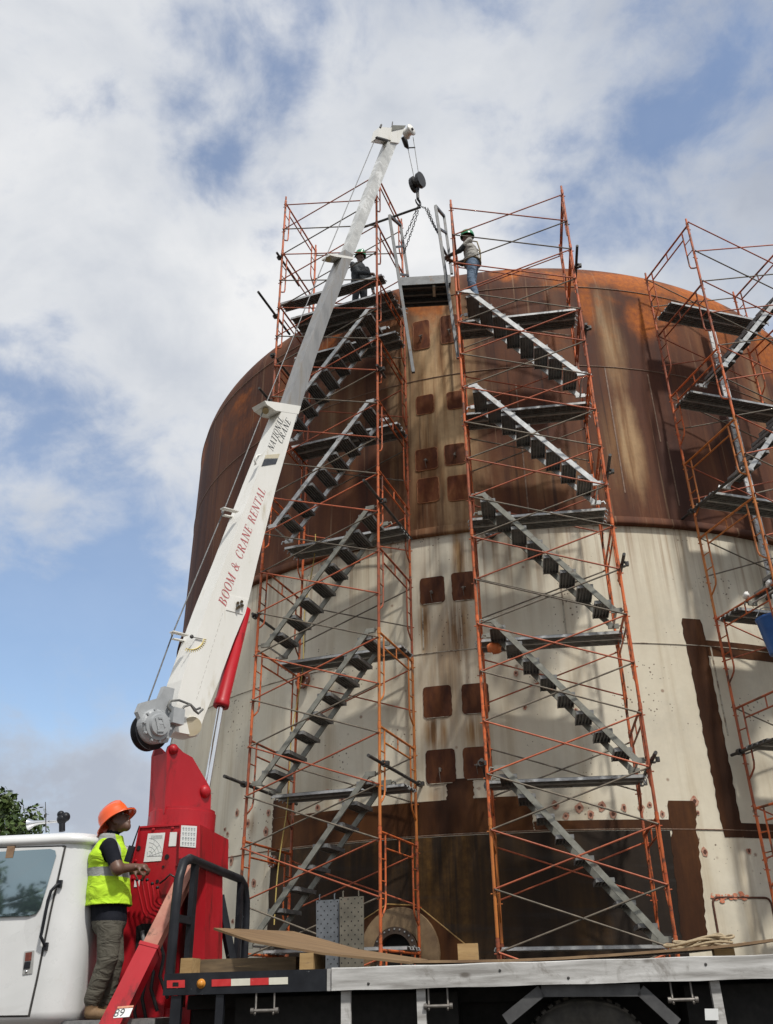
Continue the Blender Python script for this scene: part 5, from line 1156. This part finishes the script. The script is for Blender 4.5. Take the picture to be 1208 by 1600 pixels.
chain(hp, rl, 'chain'); chain(hp, rr, 'chain'); chain(rl, pv(632, 372, .25), 'chain'); chain(rl + V((.05, 0, 0)), pv(632, 392, .25), 'chain'); chain(rr, pv(686, 366, -.2), 'chain', .05); chain(rr + V((.05, 0, -.02)), pv(690, 372, -.2), 'chain', .09)

# ------------------------------------------------------------------ things lying on the flatbed
def deckthing(name, label, cat, p): return thing(name, label, cat, V(p))
pl0 = tp(480, 1490, .8)
plyt = deckthing('plywood_sheet', 'brown plywood sheet propped up on a timber block on the flatbed', 'plywood', pl0)
A = tp(334, 1449.5, .55); B = tp(392, 1469, .20); C = tp(503, 1488, .14); D = tp(640, 1502.5, .12)
A2 = tp(459, 1455, 1.55); B2 = tp(500, 1466, 1.5); C2 = tp(560, 1483, 1.42); D2 = tp(668, 1499, 1.35)
rows = []
near = [A, B, C, D]; farp = [A + (A2 - A) * 1.0, B2, C2, D2]
mb = MB(); top = []; k = 8
for i in range(10):
    t = i / 9 * 3; j = min(int(t), 2); f = t - j
    a = near[j] + (near[j+1] - near[j]) * f; b = farp[j] + (farp[j+1] - farp[j]) * f
    top.append([a + (b - a) * m_ / k for m_ in range(k + 1)])
ring = [r[0] for r in top] + top[-1][1:-1] + [r[-1] for r in reversed(top)] + top[0][1:-1][::-1]
mb.loft(top, 0, False, False, True); mb.loft([[p - V((0, 0, .018)) for p in r] for r in top], 0, False, False, True); mb.loft([ring, [p - V((0, 0, .018)) for p in ring]], 0, True, False, False)
mb.build('panel', PLY, plyt)
def lbox(name, label, cat, x0, x1, y0, y1, d, dep, m, part='block', skew=0):
    a = loc(tp((x0 + x1)/2, y1, d)); p0 = tp(x0, y1, d); p1 = tp(x1, y1, d); h = loc(tp((x0+x1)/2, y0, d)).z - a.z
    o = deckthing(name, label, cat, (p0 + p1) / 2 + tn * dep / 2)
    xa, xb = loc(p0).x, loc(p1).x; h += a.z - (zr - .012); z = zr - .012; mb = MB(); b = .006
    P0 = [(xa, d, z), (xb, d, z), (xb, d, z + h), (xa + skew, d, z + h)]
    mb.prism([tl(*p) for p in P0], tn * dep); mb.build(part, m, o); return o
lbox('timber_block', 'short squared timber block holding up the plywood sheet', 'timber', 468, 489, 1489, 1513, .12, .55, LUMBER)
lbox('timber_block', 'pale squared timber end at the foot of the headache rack', 'timber', 281, 299, 1497, 1520, .12, .22, LUMBER)
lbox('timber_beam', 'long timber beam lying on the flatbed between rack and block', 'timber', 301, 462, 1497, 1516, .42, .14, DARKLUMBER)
lbox('timber_block', 'pale timber block standing on the flatbed behind the long grey board', 'timber', 716, 748, 1474, 1499, 1.6, .12, LUMBER)
lbox('timber_block', 'small pale block under the warped board, right end of the flatbed', 'timber', 1118, 1150, 1482, 1497, .5, .1, LUMBER)
# wedge on the bevelled block is part of its outline: warped board along the deck
wbd = deckthing('warped_board', 'thin warped brown board curling up at the right of the flatbed', 'board', tp(900, 1495, .6))
top_px = [(640, 1500.5), (720, 1500), (800, 1498.5), (880, 1495), (950, 1490.5), (1010, 1486), (1060, 1482), (1110, 1478.5), (1160, 1473), (1208, 1466.5), (1260, 1458)]
mb = MB(); rows = []
for (x, y) in top_px:
    a = tp(x, y, .35); rows.append([a, a + tn * .9, a + tn * .9 - V((0, 0, .02)), a - V((0, 0, .02))])
mb.loft(rows, 0, True, True, False); mb.build('panel', mat('wet_ply', (0.14, 0.08, 0.04), (0.26, 0.17, 0.09), 4, 0.7, 0, 0.1, wear=(0.35, 0.25, 0.14), wscale=6), wbd)
# rope coil
rp = deckthing('rope_coil', 'loose coil of tan rope on the warped board', 'rope', tp(1100, 1478, .5))
mb = MB(); rg = random.Random(3); pts = []
for i in range(150):
    t = i / 150; a = t * 2 * PI * 5.2; r = .16 + .07 * math.sin(t * 17) ; ctr = tp(1098, 1474, .75)
    pts.append(ctr + tu * (r * 1.25 * math.cos(a) + .04 * math.sin(t * 9)) + tn * (r * .9 * math.sin(a)) + V((0, 0, -.02 + .06 * t + .012 * math.sin(a * 3) + .02 * math.cos(a))))
mb.path(pts, .011, 6)
mb.path([tp(1112, 1474, .6), tp(1130, 1477, .5), tp(1150, 1479, .4), tp(1165, 1473, .4)], .011, 6)
mb.build('rope', mat('tan_rope', (0.30, 0.23, 0.14), (0.42, 0.34, 0.22), 60, 0.85, 0, 0.3, 120), rp)
# perforated metal planks leaning at the far side of the bed
PERF = mat('perforated_plank', (0.085, 0.095, 0.105), (0.15, 0.165, 0.18), 8, 0.5, 0.4, 0.05); PERF2 = mat('perforated_plank_dirty', (0.08, 0.073, 0.055), (0.13, 0.118, 0.09), 6, 0.6, 0.2, 0.08, wear=(0.2, 0.09, 0.06), wscale=4)
def perf(name, label, x0, x1, y0, y1, m, d=2.15):
    o = deckthing(name, label, 'metal plank', tp((x0 + x1)/2, y1, d))
    a = loc(tp(x0, y1, d)); b = loc(tp(x1, y1, d)); a = tl(a.x, a.y, zr - .01); b = tl(b.x, b.y, zr - .01); c = tp(x1, y0, d + .08); e = tp(x0 - 1, y0 + 2, d + .08); mb = MB(); nx, nz = 7, 17
    def q(u, v): return a + (b - a) * u + ((e - a) * (1 - u) + (c - b) * u) * v
    nrm_ = (b - a).cross(e - a).normalized()
    if nrm_.y > 0: nrm_ = -nrm_
    mb.prism([q(0,0), q(1,0), q(1,1), q(0,1)], -nrm_ * .035); o2 = mb.build('panel', m, o)
    hb3 = MB()
    for i in range(nx):
        for j in range(nz):
            if (i + j) % 2: continue
            hb3.lathe(q((i + .5)/nx, (j + .5)/nz) + nrm_ * .001, nrm_, [(.0075, 0), (.006, .002), (.001, .0015)], 6)
    hb3.build('perforations', DARKHOLE, o2, kind='stuff')
    mb = MB()
    for u in (.15, .8): mb.path([q(u, 1), q(u, 1.07), q(u + .04, 1.08)], .008, 6)
    mb.build('hook', m, o2)
perf('metal_plank', 'bluish perforated metal plank leaning behind the plywood sheet', 495, 530, 1405, 1486, PERF)
perf('metal_plank', 'brownish perforated metal plank leaning next to the scaffold foot', 531.5, 568, 1400, 1490, PERF2, 2.1)
# ------------------------------------------------------------------ small things on the scaffolds
BLUE = mat('blue_plastic', (0.02, 0.09, 0.30), (0.03, 0.13, 0.40), 5, 0.4)
bk = atY(1212, 990, 12.9)
bkt = thing('bucket', 'blue plastic drum hanging on the scaffold at the right edge', 'bucket', bk)
mb = MB(); axb = V((-.12, 0, 1)).normalized(); mb.lathe(bk - axb * .32, axb, [(.001, 0), (.185, 0), (.19, .02), (.215, .55), (.225, .56), (.225, .60), (.2, .60), (.18, .05), (.001, .05)], 28); mb.build('drum', BLUE, bkt)
mb = MB(); mb.path([bk + axb * .28 + V((-.21, 0, 0)), bk + axb * .42 + V((-.1, 0, 0)), bk + axb * .45, bk + axb * .42 + V((.12, 0, 0)), bk + axb * .28 + V((.21, 0, 0))], .008, 6); mb.build('handle', STEEL, bkt)
yr = thing('yellow_rope', 'thin yellow rope hanging down inside the left scaffold tower', 'rope', M1 @ V((-.78, 1.2, 2.0)))
mb = MB(); pts = []
for i in range(40):
    z = 8.6 - i * .17; pts.append(M1 @ V((-.70 - .006 * i + .03 * math.sin(i * .5), 1.25 - .012 * i + .02 * math.cos(i * .37), z)))
mb.path(pts, .010, 6); mb.build('rope', mat('yellow_rope_fibre', (0.42, 0.31, 0.08), (0.52, 0.40, 0.14), 50, 0.8), yr)
def rag(name, label, p, r, m, seed):
    o = thing(name, label, 'cloth', p); mb = MB(); n, k = 16, 10; rg = random.Random(seed)
    vs = []; 
    for i in range(k + 1):
        for j in range(n):
            a = 2*PI*j/n; t = PI*i/k; rad = 1 + .45 * mnoise.noise(V((math.cos(a) * 1.7 + seed, math.sin(a) * 1.7, t * 1.9)))
            vs.append(p + V((r[0]*math.sin(t)*math.cos(a)*rad, r[1]*math.sin(t)*math.sin(a)*rad, r[2]*math.cos(t)*rad)))
    mb.add(vs, [(i*n+j, (i+1)*n+j, (i+1)*n+(j+1)%n, i*n+(j+1)%n) for i in range(k) for j in range(n)], 0, True); mb.build('cloth', m, o)
rag('orange_rag', 'crumpled orange rag on the middle tower beside the stair', M2 @ V((-.86, .75, on_plane(776, 1012, M2 @ V((-.86, .75, 0)), V((0, 1, 0))).z)), (.11, .08, .09), mat('orange_cloth', (0.62, 0.15, 0.04), (0.68, 0.25, 0.1), 20, 0.85), 3)
WRAP = mat('white_wrap', (0.62, 0.62, 0.60), (0.72, 0.72, 0.70), 20, 0.7)
for i, (px, py) in enumerate(((1166, 931), (1202, 912))):
    pz = on_plane(px, py, M3 @ V((-TW/2, .5, 0)), M3.to_3x3() @ V((1, 0, 0))); rag('plastic_wrap', ('white plastic wrapped round the right scaffold, lower of two scraps', 'white plastic wrapped round the right scaffold, upper of two scraps')[i], pz, (.05, .07, .06), WRAP, 11 + i)

# ------------------------------------------------------------------ people
SKIN = mat('skin_dark', (0.10, 0.048, 0.030), (0.13, 0.064, 0.040), 12, 0.5)
NAVY = mat('dark_tshirt', (0.008, 0.009, 0.014), (0.012, 0.013, 0.018), 12, 0.9, 0, 0.3, 25, spec=0.15)
def cloth_mat(name, c1, c2, bs_, st=0.6, dist=0.05):
    m = mat(name, c1, c2, 7, 0.85); T = m.node_tree; b = N(T, 'ShaderNodeBump'); b.inputs['Strength'].default_value = st; b.inputs['Distance'].default_value = dist
    co = N(T, 'ShaderNodeTexCoord').outputs['Object']
    LK(T, noise(T, vmul(T, co, (1, 1, 2.0)), bs_, 3, 0.5, 0.8), b.inputs['Height']); LK(T, b.outputs[0], T.nodes['Principled BSDF'].inputs['Normal']); return m
CARGO = cloth_mat('olive_trousers', (0.080, 0.073, 0.056), (0.098, 0.09, 0.068), 6, 0.55, .07)
BOOT = mat('tan_boot', (0.16, 0.095, 0.045), (0.23, 0.145, 0.075), 14, 0.7, 0, 0.2)
LIME = cloth_mat('lime_vest', (0.42, 0.68, 0.02), (0.48, 0.74, 0.03), 6, 0.55, .05)
SILVER = cloth_mat('reflective_grey', (0.25, 0.26, 0.25), (0.32, 0.33, 0.32), 8, 0.3)
HATO = mat('hat_orange', (0.75, 0.095, 0.012), (0.78, 0.11, 0.015), 3, 0.33, coat=0.3)
HATG = mat('hat_green', (0.012, 0.19, 0.075), (0.018, 0.23, 0.09), 3, 0.35, coat=0.2)
GREYSHIRT = cloth_mat('grey_shirt', (0.36, 0.35, 0.32), (0.44, 0.43, 0.40), 9, 0.6)
JEANS = cloth_mat('blue_jeans', (0.09, 0.14, 0.21), (0.15, 0.21, 0.30), 9, 0.6)
DARKCLOTH = cloth_mat('dark_work_clothes', (0.02, 0.025, 0.03), (0.04, 0.045, 0.05), 9, 0.6)
HAIR = mat('black_hair', (0.01, 0.008, 0.007), None, 5, 0.8)
def capsule(mb, p, q, r1, r2, lat, sx=1.0, n=16, k=5):
    p, q = V(p), V(q); d = (q - p).normalized(); x = lat - d * lat.dot(d)
    x = x.normalized() if x.length > 1e-4 else d.orthogonal().normalized(); y = d.cross(x); rings = []
    for i in range(k + 1):
        t = PI/2 * (1 - i / k); rings.append((p - d * r1 * math.sin(t), r1 * math.cos(t)))
    for i in range(1, 4): f = i / 4; rings.append((p + (q - p) * f, r1 + (r2 - r1) * f))
    for i in range(k + 1):
        t = PI/2 * i / k; rings.append((q + d * r2 * math.sin(t), r2 * math.cos(t)))
    mb.loft([[c + x * (max(r, .001) * sx * math.cos(2*PI*j/n)) + y * (max(r, .001) * math.sin(2*PI*j/n)) for j in range(n)] for c, r in rings])
def seg_t(c, p, q):
    d = q - p; t = max(0, min(1, (c - p).dot(d) / d.length_squared)); return t, (c - (p + d * t)).length
def person(label, loc0, caps, balls, mats, voxel=.010, group=None):
    """one continuous body: tapered volumes fused by a voxel remesh, materials by the nearest limb"""
    lat = caps[0]['lat']; t = thing('person', label, 'person', V(loc0)); mb = MB()
    for c in caps: capsule(mb, c['p'], c['q'], c['r'][0], c['r'][1], c['lat'], c.get('sx', 1.0))
    for b in balls: mb.ball(b['c'], b['r'], 16, 12) if 'M' not in b else mb.add([b['c'] + b['M'] @ V((math.sin(PI*i/12)*math.cos(2*PI*j/16)*b['r'][0], math.sin(PI*i/12)*math.sin(2*PI*j/16)*b['r'][1], math.cos(PI*i/12)*b['r'][2])) for i in range(13) for j in range(16)], [(i*16+j, (i+1)*16+j, (i+1)*16+(j+1)%16, i*16+(j+1)%16) for i in range(12) for j in range(16)])
    me0 = mb.mesh('tmp', [SKIN]); o = bpy.data.objects.new('tmp', me0); scene.collection.objects.link(o)
    md = o.modifiers.new('r', 'REMESH'); md.mode = 'VOXEL'; md.voxel_size = voxel
    sm_ = o.modifiers.new('s', 'SMOOTH'); sm_.iterations = 3; sm_.factor = .5
    dg = bpy.context.evaluated_depsgraph_get(); me = bpy.data.meshes.new_from_object(o.evaluated_get(dg)); bpy.data.objects.remove(o)
    me.materials.clear()
    for m_ in mats: me.materials.append(m_)
    segs = [(V(c['p']), V(c['q']), c) for c in caps]
    for poly in me.polygons:
        c = poly.center; best = None
        for p, q, cc in segs:
            tt, dd = seg_t(c, p, q); rr_ = cc['r'][0] + (cc['r'][1] - cc['r'][0]) * tt; e = dd / rr_ / (1 + .5 * (cc.get('sx', 1) - 1))
            if best is None or e < best[0]: best = (e, cc, tt)
        cc, tt = best[1], best[2]; m_ = cc['m']
        poly.material_index = m_(tt, c) if callable(m_) else m_
        poly.use_smooth = True
    me.name = 'body'
    inv = WM[t.name].inverted(); me.transform(inv)
    link('body', me, t); return t, me
def push_shell(name, me, t, keep, push, m, mats):
    """garment: the body surface where keep() holds, pushed outwards"""
    W = WM[t.name]; bm = bmesh.new(); bm.from_mesh(me); bm.faces.ensure_lookup_table()
    dele = [f for f in bm.faces if not keep(W @ f.calc_center_median())]
    bmesh.ops.delete(bm, geom=dele, context='FACES'); bm.normal_update()
    for v in bm.verts: v.co += v.normal * push(W @ v.co)
    for f in bm.faces: f.material_index = m(W @ f.calc_center_median()); f.smooth = True
    me2 = bpy.data.meshes.new(name); bm.to_mesh(me2); bm.free()
    for x in mats: me2.materials.append(x)
    o = link(name, me2, t); so_ = o.modifiers.new('thick', 'SOLIDIFY'); so_.thickness = .008; so_.offset = 1
    return o
def hard_hat(t, c, up, fwd, m, s=1.0, brim=.165):
    up = up.normalized(); fwd = (fwd - up * fwd.dot(up)).normalized(); sd = up.cross(fwd); mb = MB(); n = 36
    prof = [(brim, -.004), (brim + .002, .002), (brim - .004, .007), (.128, .018), (.122, .03), (.119, .07), (.104, .112), (.074, .138), (.036, .149), (.001, .152)]
    rings = [[c + (fwd * math.cos(2*PI*j/n) * 1.1 + sd * math.sin(2*PI*j/n)) * r * s + up * (h + (.022 * math.exp(-((math.sin(2*PI*j/n))/.16)**2) * (1 if h > .05 else 0) * min(1, (h-.05)/.05 if h > .05 else 0)) - (.02 * (r > .14) * math.cos(2*PI*j/n)**2)) * s for j in range(n)] for r, h in prof]
    mb.loft(rings, 0, True, False, True)
    inner = [[c + (fwd * math.cos(2*PI*j/n) * 1.1 + sd * math.sin(2*PI*j/n)) * r * s + up * h * s for j in range(n)] for r, h in ((brim, -.005), (.122, .006), (.115, .02), (.112, .065), (.07, .13), (.001, .14))]
    mb.loft(inner, 0, True, False, True); return mb.build('hard_hat', m, t, fix=False)

def hand(caps, wrist, dirv, palm_n, lat, m, grip=True, s=1.0):
    """palm and five bent fingers"""
    d = dirv.normalized(); n = (palm_n - d * palm_n.dot(d)).normalized(); sd = d.cross(n)
    caps.append(dict(p=wrist, q=wrist + d * .075 * s, r=(.026 * s, .033 * s), lat=sd, sx=1.35, m=m))
    for i, ln in enumerate((.070, .080, .075, .060)):
        b = wrist + d * .095 * s + sd * (-.033 + .022 * i) * s; a1 = b + (d * .75 + n * .65).normalized() * ln * .5 * s; a2 = a1 + (n * .95 - d * .25).normalized() * ln * .5 * s
        caps.append(dict(p=b - d * .02 * s, q=a1, r=(.0105 * s, .0095 * s), lat=sd, m=m)); caps.append(dict(p=a1, q=a2, r=(.0095 * s, .008 * s), lat=sd, m=m))
    tb_ = wrist + d * .03 * s - sd * .035 * s; t1 = tb_ + (d * .6 - sd * .5 + n * .5).normalized() * .045 * s
    caps.append(dict(p=tb_, q=t1, r=(.013 * s, .011 * s), lat=sd, m=m)); caps.append(dict(p=t1, q=t1 + (d * .6 + n * .8).normalized() * .035 * s, r=(.011 * s, .009 * s), lat=sd, m=m))

# --- crane operator
OD = .30
def op(px, py, d=0.0): return tp(px, py, OD + d)
Lt = tn.copy(); fw = tu.copy()
hipc = op(171, 1438); wst = op(169, 1395); chs = op(170, 1340); nkb = op(174, 1309); hdc = op(184, 1285)
zhem = op(165, 1414).z; zband0 = op(165, 1372).z; zband1 = op(165, 1358.5).z; zshirt = op(165, 1441).z
tors = lambda tt, c: 0 if c.z > zshirt else 1      # 0 shirt, 1 trousers, 2 skin, 3 boots
caps = [dict(p=hipc, q=wst, r=(.150, .152), lat=Lt, sx=1.15, m=tors), dict(p=wst, q=chs, r=(.152, .150), lat=Lt, sx=1.25, m=0), dict(p=chs, q=nkb + V((0, 0, -.03)), r=(.148, .085), lat=Lt, sx=1.5, m=0),
        dict(p=nkb, q=op(179, 1294), r=(.062, .056), lat=Lt, m=2)]
for s in (-1, 1):
    sh = op(171, 1322, .175 * s)
    if s < 0: el, wr = op(184, 1358, -.235), op(213, 1354.5, -.10)
    else: el, wr = op(192, 1362, .20), op(207, 1361, .10)
    caps.append(dict(p=sh, q=el, r=(.072, .058), lat=Lt, m=(lambda tt, c: 0 if tt < .80 else 2)))
    caps.append(dict(p=el, q=wr, r=(.046, .032), lat=Lt, m=2)); hand(caps, wr, (tu + V((0, 0, -.10))) , V((0, 0, -1)) + tn * .2, Lt, 2)
    hp_ = op(172, 1442, .085 * s)
    if s < 0: kn_, an_ = op(168, 1500, -.09), op(144, 1567, -.07); heel, toe = op(140, 1583, -.07), op(166, 1586, -.07)
    else: kn_, an_ = op(178, 1500, .10), op(164, 1568, .12); heel, toe = op(160, 1583, .12), op(184, 1586, .12)
    caps.append(dict(p=hp_, q=kn_, r=(.112, .088), lat=Lt, m=tors)); caps.append(dict(p=kn_, q=an_ + V((0, 0, .03)), r=(.086, .072), lat=Lt, m=1))
    caps.append(dict(p=an_ + V((0, 0, -.02)), q=heel + V((0, 0, .0)), r=(.052, .046), lat=Lt, m=3)); caps.append(dict(p=heel, q=toe, r=(.044, .040), lat=Lt, sx=1.1, m=3))
tilt = Matrix.Rotation(R_(-38), 3, Lt); hup = tilt @ V((0, 0, 1)); hfw = tilt @ fw
HM = Matrix((hfw, Lt, hup)).transposed()
caps.append(dict(p=hdc - hup * .02, q=hdc + hup * .05, r=(.085, .095), lat=Lt, sx=.82, m=2))
caps.append(dict(p=hdc - hup * .085 + hfw * .045, q=hdc - hup * .04 + hfw * .03, r=(.045, .06), lat=Lt, sx=.85, m=2))            # jaw
caps.append(dict(p=hdc + hup * .01 + hfw * .085, q=hdc - hup * .025 + hfw * .108, r=(.010, .016), lat=Lt, m=2))                 # nose
caps.append(dict(p=hdc - hup * .058 + hfw * .088, q=hdc - hup * .066 + hfw * .088, r=(.016, .016), lat=Lt, sx=1.5, m=2))        # mouth
for s in (-1, 1): caps.append(dict(p=hdc - hup * .02 + Lt * .078 * s, q=hdc + hup * .015 + Lt * .082 * s, r=(.016, .018), lat=hfw, m=2))
opr, ome = person('crane operator in orange hard hat and lime vest standing at the crane controls', op(150, 1592), caps, [], [NAVY, CARGO, SKIN, BOOT], .0085)
tdir = (nkb - hipc).normalized()
def torso_keep(c):
    if not (zhem - .01 < c.z < op(172, 1311).z + .02): return False
    best = None
    for i, cc in enumerate(caps):
        tt, dd = seg_t(c, cc['p'], cc['q']); rr_ = cc['r'][0] + (cc['r'][1] - cc['r'][0]) * tt; e = dd / rr_ / (1 + .5 * (cc.get('sx', 1) - 1))
        if best is None or e < best[0]: best = (e, i)
    return best[1] in (0, 1, 2)
def lt_off(c): return (c - hipc).dot(Lt)
def vest_m(c):
    if zband0 < c.z < zband1: return 1
    if c.z > zband1 and .085 < abs(lt_off(c)) < .14: return 1
    return 0
push_shell('vest', ome, opr, torso_keep, lambda c: .014 + .026 * max(0, min(1, (zband0 - c.z) / (zband0 - zhem))) + .010 * mnoise.noise(c * 9), vest_m, [LIME, SILVER])
hard_hat(opr, hdc + hup * .018 - hfw * .005, hup, hfw, HATO, 1.08)
mb = MB()
for i in range(2):
    for s in (-1, 1): mb.ball(hdc + hfw * .088 + hup * .02 + Lt * .035 * s, .011, 8, 6)
mb.build('eyes', mat('eye_white', (0.55, 0.53, 0.5), None, 5, 0.3), opr)
rad = thing('handheld_radio', 'black handheld radio with aerial held at the chest of the operator', 'radio', op(203, 1336, -.12))
mb = MB(); a = op(199, 1347, -.12); b = op(207, 1322, -.12); mb.bar(a, b, .055, .035, tn); mb.build('casing', BLACK, rad)
mb = MB(); mb.tube(b, op(218, 1290, -.12), .008, 6, r2=.005); mb.build('aerial', BLACK, rad)

# --- worker near the top of the middle tower
def worker(label, foot, fwd, zfloor, hat, shirt, trousers, arm_targets, head_tilt=0, hat_s=1.0, scale=1.0):
    fwd = fwd.normalized(); lat = V((0, 0, 1)).cross(fwd); f = V((foot.x, foot.y, zfloor)); Z = V((0, 0, 1)); S = scale
    P = lambda a, b, c: f + fwd * a * S + lat * b * S + Z * c * S
    caps = [dict(p=P(0, 0, .98), q=P(0, 0, 1.12), r=(.14, .135), lat=lat, sx=1.25, m=(lambda tt, c: 1 if tt < .3 else 0)), dict(p=P(0, 0, 1.12), q=P(.02, 0, 1.30), r=(.135, .14), lat=lat, sx=1.35, m=0), dict(p=P(.02, 0, 1.30), q=P(.03, 0, 1.45), r=(.135, .08), lat=lat, sx=1.6, m=0),
            dict(p=P(.03, 0, 1.48), q=P(.05, 0, 1.56), r=(.058, .055), lat=lat, m=2)]
    for s, tgt in zip((-1, 1), arm_targets):
        sh = P(.02, .18 * s, 1.42); wr = V(tgt); mid = (sh + wr) / 2; el = mid + V((0, 0, -.12)) + lat * .05 * s
        caps.append(dict(p=sh, q=el, r=(.065, .052), lat=fwd, m=(lambda tt, c: 0 if tt < .55 else 4))); caps.append(dict(p=el, q=wr, r=(.05, .034), lat=fwd, m=4)); hand(caps, wr, (wr - el), V((0, 0, -1)), fwd, 2)
        hp_ = P(0, .085 * s, .95); kn_ = P(.05, .10 * s, .50); an_ = P(-.02, .11 * s, .10)
        caps.append(dict(p=hp_, q=kn_, r=(.105, .075), lat=lat, m=1)); caps.append(dict(p=kn_, q=an_, r=(.075, .060), lat=lat, m=1)); caps.append(dict(p=P(-.05, .11 * s, .045), q=P(.15, .12 * s, .045), r=(.045, .042), lat=lat, m=3))
    hc = P(.06, 0, 1.66); up = (Matrix.Rotation(head_tilt, 3, lat) @ Z); hf = Matrix.Rotation(head_tilt, 3, lat) @ fwd
    caps.append(dict(p=hc - up * .02, q=hc + up * .05, r=(.085, .095), lat=lat, sx=.82, m=2)); caps.append(dict(p=hc - up * .085 + hf * .045, q=hc - up * .04 + hf * .03, r=(.045, .06), lat=lat, sx=.85, m=2))
    caps.append(dict(p=hc + up * .01 + hf * .085, q=hc - up * .025 + hf * .108, r=(.010, .016), lat=lat, m=2))
    for s in (-1, 1): caps.append(dict(p=hc - up * .02 + lat * .078 * s, q=hc + up * .015 + lat * .082 * s, r=(.016, .018), lat=hf, m=2))
    t, me = person(label, f, caps, [], [shirt, trousers, SKIN, BOOT, DARKCLOTH], .012)
    hard_hat(t, hc + up * .05, up, hf, hat, hat_s, .126)
    return t, me, caps, P, f, fwd, lat
f2 = M2 @ V((-.74, .40, 0)); hand2 = pv(703, 399, -.1)
wk2 = worker('worker in green helmet and grey shirt reaching for the platform rail', f2, V((-1, .15, 0)), L2[5] - .02, HATG, GREYSHIRT, JEANS, (pv(708, 408, .1), hand2), 0)
t_, me_, caps_, P_, ff, fw_, lt_ = wk2
mb = MB()
for s in (-1, 1):
    mb.path([P_(-.155, .09 * s, 1.02), P_(-.165, .05 * s, 1.25), P_(-.12, .10 * s, 1.45), P_(.03, .11 * s, 1.50)], .014, 6)
mb.path([P_(.155 * math.cos(a), .185 * math.sin(a), 1.0) for a in [2*PI*i/20 for i in range(21)]], .02, 6)
mb.build('harness', mat('harness_webbing', (0.30, 0.24, 0.12), (0.10, 0.09, 0.08), 9, 0.8), t_)
f3 = M1 @ V((.24, 1.05, 0))
worker('worker in green helmet partly hidden behind the crane boom', f3, V((.5, -1, 0)), 13.46, HATG, DARKCLOTH, DARKCLOTH, (f3 + V((.25, -.3, 14.3)), f3 + V((.3, .1, 14.2))), R_(10), .95, .93)

# ------------------------------------------------------------------ trees
def leaf_mat():
    m = bpy.data.materials.new('leaves'); m.use_nodes = True; T = m.node_tree; bs = T.nodes['Principled BSDF']
    co = N(T, 'ShaderNodeTexCoord').outputs['Object']
    LK(T, ramp(T, noise(T, co, 1.6, 5, 0.6), [(0.35, (0.035, 0.065, 0.014)), (0.55, (0.06, 0.10, 0.02)), (0.72, (0.105, 0.14, 0.032))]), bs.inputs['Base Color'])
    bs.inputs['Roughness'].default_value = 0.55; bs.inputs['Transmission Weight'].default_value = 0.0
    return m
LEAF = leaf_mat(); BARK = mat('bark', (0.10, 0.075, 0.055), (0.17, 0.135, 0.10), 9, 0.9, 0, 0.5, 20)
def tree(label, base, height, rad, seed, nleaf=5200, lsz=.14):
    rg = random.Random(seed); base = V(base); t = thing('tree', label, 'tree', base); mb = MB()
    top = base + V((.2, 0, height * .8)); trunk = [base, base + V((.1, .05, height * .25)), base + V((.05, 0, height * .5)), top]
    mb.path(trunk, [height * .035, height * .028, height * .02, height * .006], 10); tr = mb.build('trunk', BARK, t); cl = []
    for i in range(20):
        f = .32 + .62 * i / 20; p = trunk[1] + (top - trunk[1]) * max(0, (f - .25) / .75); a = i * 2.4 + rg.uniform(-.4, .4); L = rad * (1.05 - abs(f - .6) * .9) * rg.uniform(.7, 1.05)
        q = p + V((math.cos(a) * L, math.sin(a) * L, L * rg.uniform(.15, .55))); m_ = (p + q) / 2 + V((0, 0, .12 * L)); lb = MB(); lb.path([p, m_, q], [height * .009, height * .006, height * .002], 6); lb.build('limb', BARK, tr)
        for k_ in range(5): cl.append((p + (q - p) * rg.uniform(.45, 1.08) + V((rg.gauss(0, .2), rg.gauss(0, .2), rg.gauss(0, .18))) * rad * .35, rad * rg.uniform(.16, .30)))
    lv = MB(); vs = []; fs = []
    for i in range(nleaf):
        c, r = rg.choice(cl); d = V((rg.gauss(0, 1), rg.gauss(0, 1), rg.gauss(0, .8))).normalized() * r * rg.random() ** .35; p = c + d
        n = (d.normalized() + V((rg.gauss(0, .5), rg.gauss(0, .5), rg.gauss(0, .5) + .4))).normalized(); x = n.orthogonal().normalized(); x = Matrix.Rotation(rg.uniform(0, 6.28), 3, n) @ x; y = n.cross(x); s = lsz * rg.uniform(.6, 1.3); o = len(vs)
        vs += [p - x * s, p + y * s * .45, p + x * s, p - y * s * .45]; fs.append((o, o + 1, o + 2, o + 3))
    lv.add(vs, fs, 0, False); lv.build('crown', LEAF, t, fix=False)
p = atY(2, 1320, 42.0); tree('leafy green tree rising behind the truck cab at the left edge', (p.x - .8, 42.0, -.05), 11.4, 3.1, 5, 8000, .16)
tree('leafy tree across the yard, mirrored in the cab window', (-18.5, -10.5, -.05), 8.5, 2.8, 9, 6000, .17)
